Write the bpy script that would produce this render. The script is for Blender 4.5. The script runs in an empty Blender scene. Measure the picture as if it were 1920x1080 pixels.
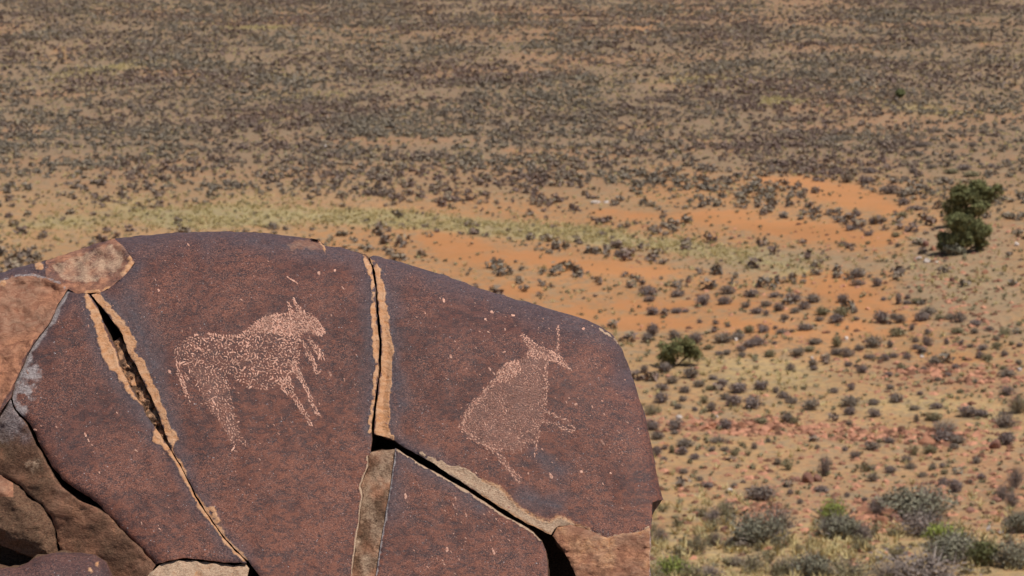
import bpy, math, random
import numpy as np
from mathutils import Vector
from mathutils.geometry import delaunay_2d_cdt

random.seed(7)
RNG = np.random.default_rng(11)
scene = bpy.context.scene
COL = scene.collection

# ------------------------------------------------------------------ camera
CAMZ = 20.0
DELTA = math.radians(9.6)
FPX = 5180.0
CPOS = np.array([0.0, 0.0, CAMZ])
FW = np.array([0.0, math.cos(DELTA), -math.sin(DELTA)])
UP = np.array([0.0, math.sin(DELTA), math.cos(DELTA)])
RT = np.array([1.0, 0.0, 0.0])

cam_d = bpy.data.cameras.new("camera")
cam = bpy.data.objects.new("camera", cam_d)
COL.objects.link(cam)
cam.location = CPOS
cam.rotation_euler = (math.pi / 2 - DELTA, 0, 0)
cam_d.sensor_width = 36.0
cam_d.lens = 36.0 * FPX / 1920.0
cam_d.clip_start = 0.1
cam_d.clip_end = 9000.0
cam_d.dof.use_dof = True
cam_d.dof.focus_distance = 5.12
cam_d.dof.aperture_fstop = 18.5
scene.camera = cam

# ------------------------------------------------------------------ world, sun, exposure
SUN_EL = math.radians(66)
SUN_AZ = math.radians(112)                 # measured from +Y towards +X
w = bpy.data.worlds.new("World")
scene.world = w
w.use_nodes = True
wn = w.node_tree
bg = wn.nodes["Background"]
sky = wn.nodes.new("ShaderNodeTexSky")
sky.sky_type = 'NISHITA'
sky.sun_disc = False
sky.sun_elevation = SUN_EL
sky.sun_rotation = SUN_AZ
sky.altitude = 900
wn.links.new(sky.outputs[0], bg.inputs[0])
bg.inputs[1].default_value = 0.07

sun_d = bpy.data.lights.new("sun", 'SUN')
sun_d.energy = 4.0
sun_d.angle = math.radians(0.53)
sun_d.color = (1.0, 0.95, 0.88)
sun = bpy.data.objects.new("sun", sun_d)
COL.objects.link(sun)
sdir = Vector((math.sin(SUN_AZ) * math.cos(SUN_EL), math.cos(SUN_AZ) * math.cos(SUN_EL), math.sin(SUN_EL)))
sun.rotation_euler = sdir.to_track_quat('Z', 'Y').to_euler()
sun.location = (30, -20, 80)

scene.view_settings.view_transform = 'Standard'
scene.view_settings.look = 'None'
scene.view_settings.exposure = 0.0
scene.view_settings.gamma = 1.0
scene.view_settings.use_curve_mapping = False


# ------------------------------------------------------------------ numeric helpers
def hash3(i, j, k, seed):
    h = (i * 374761393 + j * 668265263 + k * 2147483647 + seed * 144269) & 0xFFFFFFFF
    h = ((h ^ (h >> 13)) * 1274126177) & 0xFFFFFFFF
    h = h ^ (h >> 16)
    return (h & 0xFFFF) / 65535.0


def vnoise(P, seed=0):
    P = np.asarray(P, dtype=float)
    I = np.floor(P).astype(np.int64)
    F = P - I
    F = F * F * (3 - 2 * F)
    out = 0
    for dx in (0, 1):
        wx = F[:, 0] if dx else 1 - F[:, 0]
        for dy in (0, 1):
            wy = F[:, 1] if dy else 1 - F[:, 1]
            for dz in (0, 1):
                wz = F[:, 2] if dz else 1 - F[:, 2]
                out = out + wx * wy * wz * hash3(I[:, 0] + dx, I[:, 1] + dy, I[:, 2] + dz, seed)
    return out * 2 - 1


def fbm(P, octs=4, seed=0, gain=0.5):
    P = np.asarray(P, dtype=float)
    if P.shape[1] == 2:
        P = np.c_[P, np.zeros(len(P))]
    out, a = 0, 1.0
    for o in range(octs):
        out = out + a * vnoise(P * (2 ** o) + 17.3 * o, seed + o)
        a *= gain
    return out


def sstep(a, b, x):
    t = np.clip((x - a) / (b - a), 0, 1)
    return t * t * (3 - 2 * t)


def seg_dist(P, poly, closed=True):
    poly = np.asarray(poly, dtype=float)
    n = len(poly)
    best = np.full(len(P), 1e9)
    for i in range(n if closed else n - 1):
        a, b = poly[i], poly[(i + 1) % n]
        ab = b - a
        t = np.clip(((P - a) @ ab) / max(ab @ ab, 1e-9), 0, 1)
        q = a + t[:, None] * ab
        best = np.minimum(best, np.hypot(P[:, 0] - q[:, 0], P[:, 1] - q[:, 1]))
    return best


def inside(P, poly):
    poly = np.asarray(poly, dtype=float)
    r = np.zeros(len(P), dtype=bool)
    n = len(poly)
    j = n - 1
    for i in range(n):
        xi, yi = poly[i]
        xj, yj = poly[j]
        if yi != yj:
            c = ((yi > P[:, 1]) != (yj > P[:, 1])) & (P[:, 0] < (xj - xi) * (P[:, 1] - yi) / (yj - yi) + xi)
            r ^= c
        j = i
    return r


def sd(P, poly):
    d = seg_dist(P, poly)
    return np.where(inside(P, poly), d, -d)          # positive inside


def pmask(P, poly, soft=4.0):
    q = np.c_[fbm(P / 9.0, 3, 211), fbm(P / 9.0 + 31, 3, 212)] * min(soft, 5.0) * 1.1
    return sstep(-soft * 1.3, soft * 1.3, sd(P + q, poly))


def rays(P):
    P = np.asarray(P, dtype=float)
    x = (P[:, 0] - 960) / FPX
    y = (540 - P[:, 1]) / FPX
    return FW[None] + x[:, None] * RT[None] + y[:, None] * UP[None]


# ------------------------------------------------------------------ naming helpers
def tag(o, label=None, cat=None, group=None, kind=None):
    if label: o["label"] = label
    if cat: o["category"] = cat
    if group: o["group"] = group
    if kind: o["kind"] = kind
    return o


def link(name, me, mat=None, parent=None, loc=(0, 0, 0)):
    o = bpy.data.objects.new(name, me)
    COL.objects.link(o)
    if mat is not None and me is not None and not len(me.materials):
        me.materials.append(mat)
    o.location = loc
    if parent is not None:
        o.parent = parent
    return o


def mesh_np(name, V, F, attrs=None, smooth=False):
    """V (n,3); F (m,3) or (m,4) int array, or a list of such arrays."""
    me = bpy.data.meshes.new(name)
    Fs = F if isinstance(F, list) else [F]
    Fs = [np.asarray(f, dtype=np.int32) for f in Fs if len(f)]
    nl = sum(f.size for f in Fs)
    npoly = sum(len(f) for f in Fs)
    me.vertices.add(len(V))
    me.vertices.foreach_set("co", np.asarray(V, dtype=np.float32).ravel())
    me.loops.add(nl)
    me.polygons.add(npoly)
    me.loops.foreach_set("vertex_index", np.concatenate([f.ravel() for f in Fs]))
    tot = np.concatenate([np.full(len(f), f.shape[1], dtype=np.int32) for f in Fs])
    st = np.r_[0, np.cumsum(tot)[:-1]].astype(np.int32)
    me.polygons.foreach_set("loop_start", st)
    me.polygons.foreach_set("use_smooth", np.full(npoly, bool(smooth)))
    me.update(calc_edges=True)
    if attrs:
        for k, v in attrs.items():
            v = np.asarray(v, dtype=np.float32)
            if v.ndim == 1:
                a = me.attributes.new(k, 'FLOAT', 'POINT')
                a.data.foreach_set("value", v)
            else:
                a = me.attributes.new(k, 'FLOAT_COLOR', 'POINT')
                a.data.foreach_set("color", np.c_[v[:, :3], np.ones(len(v))].astype(np.float32).ravel())
    me.validate()
    return me


# ------------------------------------------------------------------ materials
class NT:
    def __init__(s, name):
        s.m = bpy.data.materials.new(name)
        s.m.use_nodes = True
        s.t = s.m.node_tree
        s.b = s.t.nodes["Principled BSDF"]

    def n(s, typ, **kw):
        x = s.t.nodes.new(typ)
        for k, v in kw.items():
            setattr(x, k, v)
        return x

    def l(s, a, b):
        s.t.links.new(a, b)

    def attr(s, name, out="Fac"):
        return s.n("ShaderNodeAttribute", attribute_name=name).outputs[out]

    def noise(s, vec, scale, detail=4, rough=0.55, dist=0.0):
        x = s.n("ShaderNodeTexNoise")
        x.inputs["Scale"].default_value = scale
        x.inputs["Detail"].default_value = detail
        x.inputs["Roughness"].default_value = rough
        x.inputs["Distortion"].default_value = dist
        s.l(vec, x.inputs["Vector"])
        return x.outputs["Fac"]

    def ramp(s, fac, a, b, lo=0.0, hi=1.0):
        x = s.n("ShaderNodeMapRange")
        x.interpolation_type = 'SMOOTHSTEP'
        x.inputs["From Min"].default_value = a
        x.inputs["From Max"].default_value = b
        x.inputs["To Min"].default_value = lo
        x.inputs["To Max"].default_value = hi
        s.l(fac, x.inputs["Value"])
        return x.outputs[0]

    def math(s, op, a, b=None):
        x = s.n("ShaderNodeMath", operation=op)
        for i, v in enumerate((a, b)):
            if v is None: continue
            if isinstance(v, (int, float)): x.inputs[i].default_value = v
            else: s.l(v, x.inputs[i])
        return x.outputs[0]

    def mix(s, fac, a, b, blend='MIX'):
        x = s.n("ShaderNodeMix", data_type='RGBA', blend_type=blend)
        for sock, v in ((x.inputs[0], fac), (x.inputs[6], a), (x.inputs[7], b)):
            if isinstance(v, (int, float)): sock.default_value = v
            elif isinstance(v, tuple): sock.default_value = (*v, 1)
            else: s.l(v, sock)
        return x.outputs[2]

    def pos(s, scale=None):
        g = s.n("ShaderNodeNewGeometry").outputs["Position"]
        if scale is None: return g
        x = s.n("ShaderNodeMapping")
        x.inputs["Scale"].default_value = scale
        s.l(g, x.inputs["Vector"])
        return x.outputs[0]

    def bump(s, h, strength, dist):
        x = s.n("ShaderNodeBump")
        x.inputs["Strength"].default_value = strength
        x.inputs["Distance"].default_value = dist
        s.l(h, x.inputs["Height"])
        s.l(x.outputs[0], s.b.inputs["Normal"])


def rock_material():
    """Desert-varnished rock.  Attributes: rim (orange fresh break), tan (pale break), halo (blue-grey
    varnish, also painted sky sheen and shade), grey (worn pale edge, also painted sheen), scar (red flake scar), brown (rough inner rock), peck (pecked skin)."""
    t = NT("varnished_rock")
    p = t.pos()
    st = t.pos((1.0, 1.0, 1.7))
    big = t.noise(p, 9, 4, 0.6)
    mid = t.noise(st, 55, 5, 0.65, 0.6)
    fine = t.noise(st, 230, 4, 0.75, 0.8)
    spk = t.noise(p, 420, 2, 0.6)
    spk2 = t.noise(p, 300, 1, 0.5)
    huge = t.noise(p, 3.6, 4, 0.6, 0.5)
    streak = t.noise(t.pos((1.0, 1.0, 3.2)), 17, 5, 0.7, 1.2)
    c = t.mix(t.ramp(mid, 0.40, 0.60), (0.072, 0.036, 0.033), (0.142, 0.056, 0.042))
    c = t.mix(t.math('MULTIPLY', t.math('ADD', t.attr("rust"), t.ramp(huge, 0.40, 0.62, -0.2, 0.3)), 0.75), c, t.mix(t.ramp(mid, 0.38, 0.60), (0.098, 0.045, 0.037), (0.225, 0.082, 0.050)))
    c = t.mix(t.ramp(streak, 0.48, 0.33, 0, 0.75), c, (0.048, 0.033, 0.035))
    c = t.mix(t.ramp(streak, 0.56, 0.70, 0, 0.40), c, (0.245, 0.098, 0.062))
    worn = t.ramp(big, 0.34, 0.64, 0.15, 1.0)
    c = t.mix(t.math('MULTIPLY', t.ramp(fine, 0.52, 0.64, 0, 0.90), worn), c, (0.34, 0.130, 0.078))
    c = t.mix(t.ramp(fine, 0.47, 0.36, 0, 0.75), c, (0.030, 0.020, 0.024))
    grit = t.noise(p, 520, 2, 0.7)
    c = t.mix(t.math('MULTIPLY', t.ramp(grit, 0.55, 0.65, 0, 0.80), worn), c, (0.36, 0.185, 0.140))
    c = t.mix(t.ramp(grit, 0.44, 0.34, 0, 0.70), c, (0.024, 0.017, 0.021))
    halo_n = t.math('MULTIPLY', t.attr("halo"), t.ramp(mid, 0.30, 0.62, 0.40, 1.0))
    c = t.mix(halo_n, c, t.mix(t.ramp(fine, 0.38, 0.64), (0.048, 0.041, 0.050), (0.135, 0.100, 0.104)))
    c = t.mix(t.ramp(spk, 0.66, 0.73, 0, 0.75), c, (0.46, 0.27, 0.21))
    c = t.mix(t.ramp(spk2, 0.26, 0.21, 0, 0.8), c, (0.52, 0.48, 0.48))  # whitish specks: small specular glints painted into the colour

    def zone(c, name, lo, hi, wob, col, keep=1.0):
        f = t.math('ADD', t.attr(name), t.math('MULTIPLY', t.math('SUBTRACT', t.noise(p, 150, 5, 0.8), 0.5), wob))
        f = t.ramp(f, lo, hi, 0.0, keep)
        return t.mix(f, c, col)
    # pecked, bruised skin under the engravings
    c = zone(c, "peck", 0.25, 1.1, 0.7, t.mix(t.ramp(fine, 0.35, 0.65), (0.13, 0.062, 0.05), (0.36, 0.19, 0.14)), 0.75)
    c = zone(c, "brown", 0.35, 0.65, 0.35,
             t.mix(t.ramp(fine, 0.36, 0.66), (0.085, 0.043, 0.026),
                   t.mix(t.ramp(big, 0.35, 0.65), (0.215, 0.130, 0.078), (0.215, 0.105, 0.062))))
    c = zone(c, "scar", 0.3, 0.7, 0.5,
             t.mix(t.ramp(mid, 0.30, 0.68), (0.290, 0.125, 0.074),
                   t.mix(t.ramp(big, 0.4, 0.6), (0.56, 0.255, 0.140), (0.42, 0.235, 0.150))))
    c = zone(c, "grey", 0.35, 0.8, 0.7, t.mix(t.ramp(fine, 0.3, 0.7), (0.15, 0.115, 0.11), (0.52, 0.45, 0.43)), 0.9)
    c = zone(c, "tan", 0.35, 0.65, 0.45, t.mix(t.ramp(fine, 0.28, 0.7), (0.36, 0.205, 0.130), (0.64, 0.46, 0.31)))
    c = zone(c, "rim", 0.30, 0.74, 0.95,
             t.mix(t.ramp(mid, 0.3, 0.7), t.mix(t.ramp(fine, 0.25, 0.6), (0.40, 0.165, 0.065), (0.60, 0.285, 0.130)),
                   (0.67, 0.390, 0.225)))
    t.l(c, t.b.inputs["Base Color"])
    t.b.inputs["Specular IOR Level"].default_value = 0.21
    rough = t.ramp(fine, 0.3, 0.7, 0.44, 0.62)
    fresh = t.math('MAXIMUM', t.math('MAXIMUM', t.attr("rim"), t.attr("brown")), t.math('MAXIMUM', t.attr("tan"), t.attr("scar")))
    t.l(t.math('ADD', rough, t.math('MULTIPLY', fresh, 0.33)), t.b.inputs["Roughness"])
    h = t.math('ADD', t.math('MULTIPLY', mid, t.math('ADD', 0.7, t.math('MULTIPLY', fresh, 1.1))), t.math('MULTIPLY', fine, t.math('ADD', 0.35, t.math('MULTIPLY', fresh, 0.8))))
    t.bump(h, 0.7, 0.0042)
    return t.m


def peck_material():
    t = NT("pecked_stone")
    p = t.pos()
    f = t.noise(p, 330, 3, 0.6)
    c = t.mix(t.ramp(f, 0.35, 0.65), (0.42, 0.185, 0.125), (0.76, 0.455, 0.335))
    tn = t.attr("tint")
    c = t.mix(1.0, c, t.mix(tn, (0.42, 0.40, 0.40), (1.10, 1.08, 1.07)), 'MULTIPLY')
    t.l(c, t.b.inputs["Base Color"])
    t.b.inputs["Roughness"].default_value = 0.75
    t.b.inputs["Specular IOR Level"].default_value = 0.3
    return t.m


def leaf_material(name, base, var=0.35, warm=None):
    t = NT(name)
    oi = t.n("ShaderNodeObjectInfo").outputs["Random"]
    tn = t.attr("tint")
    c = t.mix(t.ramp(tn, 0, 1), tuple(x * (1 - var) for x in base), tuple(min(x * (1 + var), 1) for x in base))
    if warm:
        c = t.mix(t.ramp(oi, 0.2, 1.0, 0, 0.7), c, warm)
    t.l(c, t.b.inputs["Base Color"])
    t.b.inputs["Roughness"].default_value = 0.85
    t.b.inputs["Specular IOR Level"].default_value = 0.15
    return t.m


def stone_material(name, a, b):
    t = NT(name)
    p = t.pos()
    oi = t.n("ShaderNodeObjectInfo").outputs["Random"]
    n1 = t.noise(p, 7, 4, 0.6)
    c = t.mix(t.ramp(n1, 0.35, 0.65), a, b)
    c = t.mix(t.ramp(oi, 0.0, 1.0, 0.0, 0.45), c, tuple(x * 0.55 for x in a))
    t.l(c, t.b.inputs["Base Color"])
    t.b.inputs["Roughness"].default_value = 0.8
    t.b.inputs["Specular IOR Level"].default_value = 0.25
    t.bump(t.noise(p, 30, 4, 0.6), 0.6, 0.02)
    return t.m


def ground_material():
    t = NT("desert_soil")
    p = t.pos()
    c = t.attr("soil", "Color")
    n1 = t.noise(p, 0.45, 6, 0.65, 0.5)
    n15 = t.noise(p, 1.5, 5, 0.65, 0.3)
    n2 = t.noise(p, 4.0, 4, 0.65)
    n3 = t.noise(p, 16.0, 3, 0.6)
    c = t.mix(t.ramp(n1, 0.35, 0.68, 0, 0.40), c, t.mix(1.0, c, (0.80, 0.86, 0.80), 'MULTIPLY'))
    bare = t.attr("bare")
    veg = t.math('SUBTRACT', 1.0, t.math('MULTIPLY', bare, 0.8))
    c = t.mix(t.math('MULTIPLY', t.ramp(n15, 0.50, 0.62, 0, 0.70), veg), c, (0.335, 0.245, 0.150))
    c = t.mix(t.math('MULTIPLY', t.ramp(n15, 0.46, 0.36, 0, 0.60), veg), c, (0.36, 0.185, 0.100))
    # dry litter and pebbles, everywhere but the bare sand
    lit = t.math('MULTIPLY', t.ramp(n2, 0.48, 0.62, 0, 0.65), t.math('SUBTRACT', 1.0, t.math('MULTIPLY', bare, 0.85)))
    c = t.mix(lit, c, (0.25, 0.180, 0.110))
    peb = t.math('MULTIPLY', t.ramp(n3, 0.60, 0.70, 0, 0.6), t.attr("stony"))
    c = t.mix(peb, c, (0.40, 0.235, 0.165))
    drk = t.math('MULTIPLY', t.ramp(n3, 0.40, 0.30, 0, 0.6), t.attr("stony"))
    c = t.mix(drk, c, (0.15, 0.085, 0.055))
    t.l(c, t.b.inputs["Base Color"])
    t.b.inputs["Roughness"].default_value = 0.95
    t.b.inputs["Specular IOR Level"].default_value = 0.1
    t.bump(t.math('ADD', n2, t.math('MULTIPLY', n3, 0.4)), 0.5, 0.10)
    return t.m


M_ROCK = rock_material()
M_PECK = peck_material()
M_GROUND = ground_material()
M_GREY = leaf_material("grey_karoo_foliage", (0.230, 0.180, 0.160), 0.38, (0.25, 0.205, 0.145))
def scrub_material():
    t = NT("mixed_scrub_foliage")
    tn = t.attr("tint")
    z = t.noise(t.pos((1.0, 0.45, 1.0)), 0.085, 4, 0.6)
    a = t.mix(t.ramp(z, 0.40, 0.60), (0.250, 0.176, 0.142), (0.262, 0.222, 0.170))
    b = t.mix(t.ramp(tn, 0.55, 0.75), a, (0.270, 0.220, 0.150))
    c = t.mix(t.ramp(tn, 0, 1), t.mix(1.0, b, (0.72, 0.72, 0.73), 'MULTIPLY'), t.mix(1.0, b, (1.3, 1.27, 1.25), 'MULTIPLY'))
    t.l(c, t.b.inputs["Base Color"])
    t.b.inputs["Roughness"].default_value = 0.85
    t.b.inputs["Specular IOR Level"].default_value = 0.15
    return t.m


M_SCRUB = scrub_material()
M_OLIVE = leaf_material("olive_foliage", (0.25, 0.215, 0.125), 0.40)
M_DARKGREEN = leaf_material("dark_green_foliage", (0.165, 0.170, 0.075), 0.5)
M_TREE = leaf_material("tree_leaves", (0.205, 0.205, 0.088), 0.55)
M_GREYGREEN = leaf_material("grey_green_foliage", (0.225, 0.208, 0.145), 0.5)
M_BRIGHT = leaf_material("bright_green_foliage", (0.255, 0.285, 0.070), 0.45)
M_TWIG = leaf_material("bare_grey_twigs", (0.30, 0.25, 0.215), 0.4)
M_GRASS = leaf_material("dry_yellow_grass", (0.56, 0.455, 0.225), 0.30)
M_BARK = leaf_material("dark_bark", (0.07, 0.05, 0.04), 0.3)
M_REDSTONE = stone_material("red_dolerite", (0.36, 0.155, 0.085), (0.46, 0.22, 0.125))
M_RUBBLE = leaf_material("mixed_red_rubble", (0.36, 0.172, 0.105), 0.6)
M_BROWNSTONE = stone_material("brown_dolerite", (0.24, 0.115, 0.080), (0.33, 0.170, 0.120))
M_PALESTONE = stone_material("pale_calcrete", (0.62, 0.50, 0.42), (0.74, 0.66, 0.60))


# ------------------------------------------------------------------ terrain
def gz(x, y):
    x = np.asarray(x, dtype=float)
    y = np.asarray(y, dtype=float)
    k = 3.0
    lin = 18.42 - 0.328 * (np.maximum(y, 5.4) - 5.4)
    hill = k * np.log1p(np.exp(np.clip(lin / k, -30, 30)))
    hill = np.where(y < 5.4, 18.42 + 0.0 * y, np.minimum(hill, 18.42))
    rise = 2.2 * np.exp(-(((x - 30) / 13) ** 2) - (((y - 118) / 34) ** 2))
    P = np.c_[np.ravel(x), np.ravel(y)]
    far = sstep(50, 75, np.ravel(y))
    und = (0.28 * fbm(P / 14.0, 2, 5) + 0.05 * fbm(P / 2.1, 2, 9)) * far
    return hill + rise + und.reshape(np.shape(x))


def ground_hit(P):
    """pixels of the photograph -> points of the terrain"""
    D = rays(P)
    t = np.full(len(D), 55.0)
    step = 1.0
    hit = np.zeros(len(D), dtype=bool)
    for _ in range(900):
        Q = CPOS + D * t[:, None]
        below = Q[:, 2] <= gz(Q[:, 0], Q[:, 1])
        hit |= below
        if hit.all(): break
        t = np.where(hit, t, t + step)
    lo, hi = t - step, t.copy()
    for _ in range(14):
        m = (lo + hi) / 2
        Q = CPOS + D * m[:, None]
        b = Q[:, 2] <= gz(Q[:, 0], Q[:, 1])
        hi = np.where(b, m, hi)
        lo = np.where(b, lo, m)
    return CPOS + D * hi[:, None]


def to_px(W):
    d = W - CPOS
    z = d @ FW
    return np.c_[960 + FPX * (d @ RT) / z, 540 - FPX * (d @ UP) / z]


def blobs(P, L):
    out = np.zeros(len(P))
    for cx, cy, rx, ry, sl, a in L:
        dx = P[:, 0] - cx
        dy = P[:, 1] - cy - sl * dx
        out = np.maximum(out, a * np.exp(-((dx / rx) ** 2 + (dy / ry) ** 2) ** 1.3))
    return out


SAND = [(1600, 375, 110, 24, 0.22, 1), (1500, 432, 190, 20, 0.10, 1), (1640, 448, 60, 18, 0, .9), (1340, 405, 120, 14, .05, .9),
        (1170, 398, 110, 13, .05, .8), (860, 470, 80, 26, .22, 1), (1000, 483, 120, 14, .2, .9), (1180, 505, 130, 16, .08, .9),
        (1220, 606, 130, 17, .02, 1.1), (1400, 612, 120, 13, .1, .8), (1600, 555, 90, 34, .3, 1), (1690, 590, 60, 22, .3, .8),
        (1250, 575, 200, 12, 0, .6), (1650, 620, 120, 16, .1, .7), (1490, 342, 90, 8, .1, .8), (1750, 660, 110, 14, .15, .6),
        (1060, 590, 80, 30, .0, .8), (960, 545, 80, 18, .2, .6), (1860, 300, 60, 8, 0, .5)]
YGRASS = [(420, 406, 230, 24, -.02, 1.1), (700, 410, 210, 18, .05, 1.1), (960, 428, 170, 17, .06, 1.1), (1120, 442, 140, 18, .1, 1.2),
          (1290, 464, 130, 18, .15, 1.1), (1430, 490, 120, 26, .1, .8), (150, 420, 200, 25, -.1, .6), (1460, 190, 50, 8, 0, .8),
          (1300, 150, 150, 9, -.03, .5), (560, 180, 120, 9, -.02, .5), (200, 130, 140, 10, -.15, .5), (480, 52, 80, 4, 0, .7),
          (1740, 205, 120, 12, .1, .5), (1120, 205, 120, 9, 0, .3), (1900, 110, 160, 10, -.1, .4)]
STONY = [(1800, 560, 130, 90, .15, .8), (1860, 440, 90, 60, 0, .7), (1750, 480, 60, 40, 0, .7), (1420, 800, 230, 22, .03, 1),
         (1650, 820, 190, 20, .03, 1), (1740, 705, 160, 30, .1, .8), (1330, 900, 150, 60, 0, .5), (1620, 900, 260, 90, 0, .6),
         (1850, 900, 120, 130, 0, .8), (1480, 960, 220, 50, 0, .6), (1900, 720, 60, 40, 0, .8)]
DRYGRASS = [(1400, 700, 170, 38, .05, .8), (1500, 1050, 480, 75, 0, 1.1), (1700, 1030, 140, 50, 0, 1), (1320, 960, 130, 40, 0, .5),
            (1880, 800, 100, 40, 0, .6), (1800, 520, 140, 50, .1, .6), (1700, 760, 200, 20, 0, .5), (300, 380, 300, 20, 0, .5)]


def soil(P):
    """P pixel positions of terrain points -> colour, bare, stony"""
    n = fbm(P / np.array([120.0, 26.0]), 4, 31)
    wob = n * 0.30
    c = np.tile(np.array([0.450, 0.258, 0.125]), (len(P), 1))
    far = 1 - sstep(260, 430, P[:, 1])
    c = c * (1 - far[:, None]) + far[:, None] * np.array([0.272, 0.182, 0.117])

    def over(m, col):
        nonlocal c
        m = np.clip(m, 0, 1)[:, None]
        c = c * (1 - m) + m * np.array(col)
    mid = sstep(.15, .6, blobs(P, [(830, 480, 260, 60, .1, .9), (1250, 520, 620, 130, .1, 1), (1500, 400, 330, 70, .1, .9), (1500, 620, 350, 60, .1, .8)]) + wob * .8)
    over(mid * .85, (0.505, 0.245, 0.105))
    farred = sstep(.1, .6, fbm(P / np.array([260.0, 22.0]), 3, 37)) * far
    over(farred * .5, (0.44, 0.215, 0.110))
    near = sstep(600, 720, P[:, 1])
    over(near * 0.7, (0.490, 0.290, 0.138))
    st = sstep(0.25, 0.65, blobs(P, STONY) + wob * .7)
    over(st * 0.6, (0.42, 0.245, 0.135))
    red = sstep(.3, .7, blobs(P, [(1420, 803, 240, 14, .03, 1), (1680, 815, 200, 16, .03, 1), (1760, 700, 130, 16, .1, .9),
                                  (1900, 900, 90, 60, 0, .6), (1560, 960, 120, 25, 0, .7), (1660, 970, 60, 30, 0, .7)]) + wob)
    over(red * 0.55, (0.43, 0.200, 0.105))
    dg = sstep(0.25, 0.7, blobs(P, DRYGRASS) + wob)
    over(dg * 0.65, (0.49, 0.355, 0.170))
    yg = sstep(0.25, 0.75, blobs(P, YGRASS) + wob)
    over(yg * 0.85, (0.40, 0.335, 0.165))
    gs = sstep(.25, .7, blobs(P, [(1800, 520, 130, 110, .1, 1), (1560, 490, 150, 18, .1, .8), (1320, 495, 130, 22, .1, .7), (1870, 600, 90, 50, .1, .7)]) + wob)
    over(gs * .75, (0.37, 0.262, 0.160))
    sa = sstep(0.22, 0.72, blobs(P, SAND) + wob + .22 * fbm(P / np.array([26.0, 9.0]), 3, 39))
    over(sa * .92, (0.525, 0.232, 0.094))
    c *= (1 + 0.08 * fbm(P / np.array([300.0, 40.0]), 3, 77))[:, None]
    return c, sa, np.clip(st + red * .6, 0, 1), yg, dg


def build_ground():
    rows = list(np.linspace(-60, 0, 9)) + list(np.linspace(1, 8, 22)) + list(np.linspace(9.5, 58, 34))
    pys = np.arange(1150, -130, -5.0)
    dep = DELTA + np.arctan((pys - 540) / FPX)
    rows += [y for y in CAMZ / np.tan(dep) if y > 59]
    rows += list(np.geomspace(rows[-1] * 1.06, 8000, 40))
    rows = np.array(rows)
    tcol = np.r_[-40, -20, -10, -6, -4, -3, -2.4, -2, -1.7, np.linspace(-1.5, 1.5, 330), 1.7, 2, 2.4, 3, 4, 6, 10, 20, 40]
    X = tcol[None, :] * 0.188 * np.maximum(rows, 22)[:, None]
    Y = np.repeat(rows[:, None], len(tcol), 1)
    Z = gz(X, Y)
    V = np.c_[X.ravel(), Y.ravel(), Z.ravel()]
    R, Cn = len(rows), len(tcol)
    i = np.arange(R * Cn).reshape(R, Cn)
    F = np.c_[i[:-1, :-1].ravel(), i[:-1, 1:].ravel(), i[1:, 1:].ravel(), i[1:, :-1].ravel()]
    Vp = V.copy()
    Vp[:, 1] = np.maximum(Vp[:, 1], 60)
    P = to_px(Vp)
    c, sa, st, yg, dg = soil(P)
    koppie = sstep(52, 34, V[:, 1])[:, None]                     # hill colour darkened to cut bounce light under the overhang
    c = c * (1 - koppie) + koppie * np.array([0.105, 0.058, 0.042])
    sa = sa * (1 - koppie[:, 0])
    me = mesh_np("ground", V, F, {"soil": c, "bare": sa, "stony": st}, smooth=True)
    o = link("ground", me, M_GROUND)
    tag(o, "orange and tan desert plain running from the hill foot to the horizon", None, None, "structure")


build_ground()

# ------------------------------------------------------------------ the engraved boulder
TILT = math.radians(38)
NF = math.cos(TILT) * (-FW) + math.sin(TILT) * UP          # normal of the engraved face
NF = NF / np.linalg.norm(NF)
INW = -NF
BACK = FW * 0.9 + INW * 0.1
BACK = BACK / np.linalg.norm(BACK)
P0 = CPOS + 5.05 * (FW + (620 - 960) / FPX * RT + (540 - 800) / FPX * UP)
PXM = 5.0 / FPX

TOP = [(-160, 560), (-60, 532), (0, 512), (45, 498), (75, 492), (100, 484), (150, 467), (185, 455), (215, 448), (260, 442), (330, 436), (420, 434), (500, 437),
       (570, 446), (640, 464), (690, 480), (715, 483), (760, 494), (830, 516), (900, 541), (960, 559), (1010, 573), (1060, 587),
       (1100, 600), (1130, 614), (1150, 629), (1166, 655), (1180, 690)]
RIGHT = [(1180, 690), (1195, 735), (1206, 770), (1214, 800), (1221, 835), (1226, 860), (1231, 888), (1236, 908), (1242, 934)]


def base_s(P):
    D = rays(P)
    s = ((P0 - CPOS) @ NF) / (D @ NF)
    dt = seg_dist(P, TOP, False) * PXM
    R = 0.15
    q = np.clip(1 - dt / R, 0, 0.995)
    s = s + 0.11 * (1 - np.sqrt(1 - q * q))
    dr = seg_dist(P, RIGHT, False) * PXM
    R = 0.06
    q = np.clip(1 - dr / R, 0, 0.99)
    s = s + 0.04 * (1 - np.sqrt(1 - q * q))
    # very gentle swelling of the face
    s = s + 0.004 * fbm(P / 170.0, 2, 3) + 0.0012 * fbm(P / 26.0, 2, 4)
    return s


def W(P, s):
    return CPOS + rays(P) * np.asarray(s)[:, None]


def densify(poly, step, jit, seed, skip=None):
    out = []
    n = len(poly)
    for i in range(n):
        a, b = np.array(poly[i], float), np.array(poly[(i + 1) % n], float)
        k = max(1, int(round(np.hypot(*(b - a)) / step)))
        for j in range(k):
            out.append(a + (b - a) * j / k)
    out = np.array(out)
    if jit:
        nn = fbm(out / 11.0, 2, seed), fbm(out / 11.0 + 50, 2, seed + 3)
        off = np.c_[nn[0], nn[1]] * jit
        if skip is not None:
            off[skip(out)] *= 0.75
        out = out + off
    return out


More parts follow.
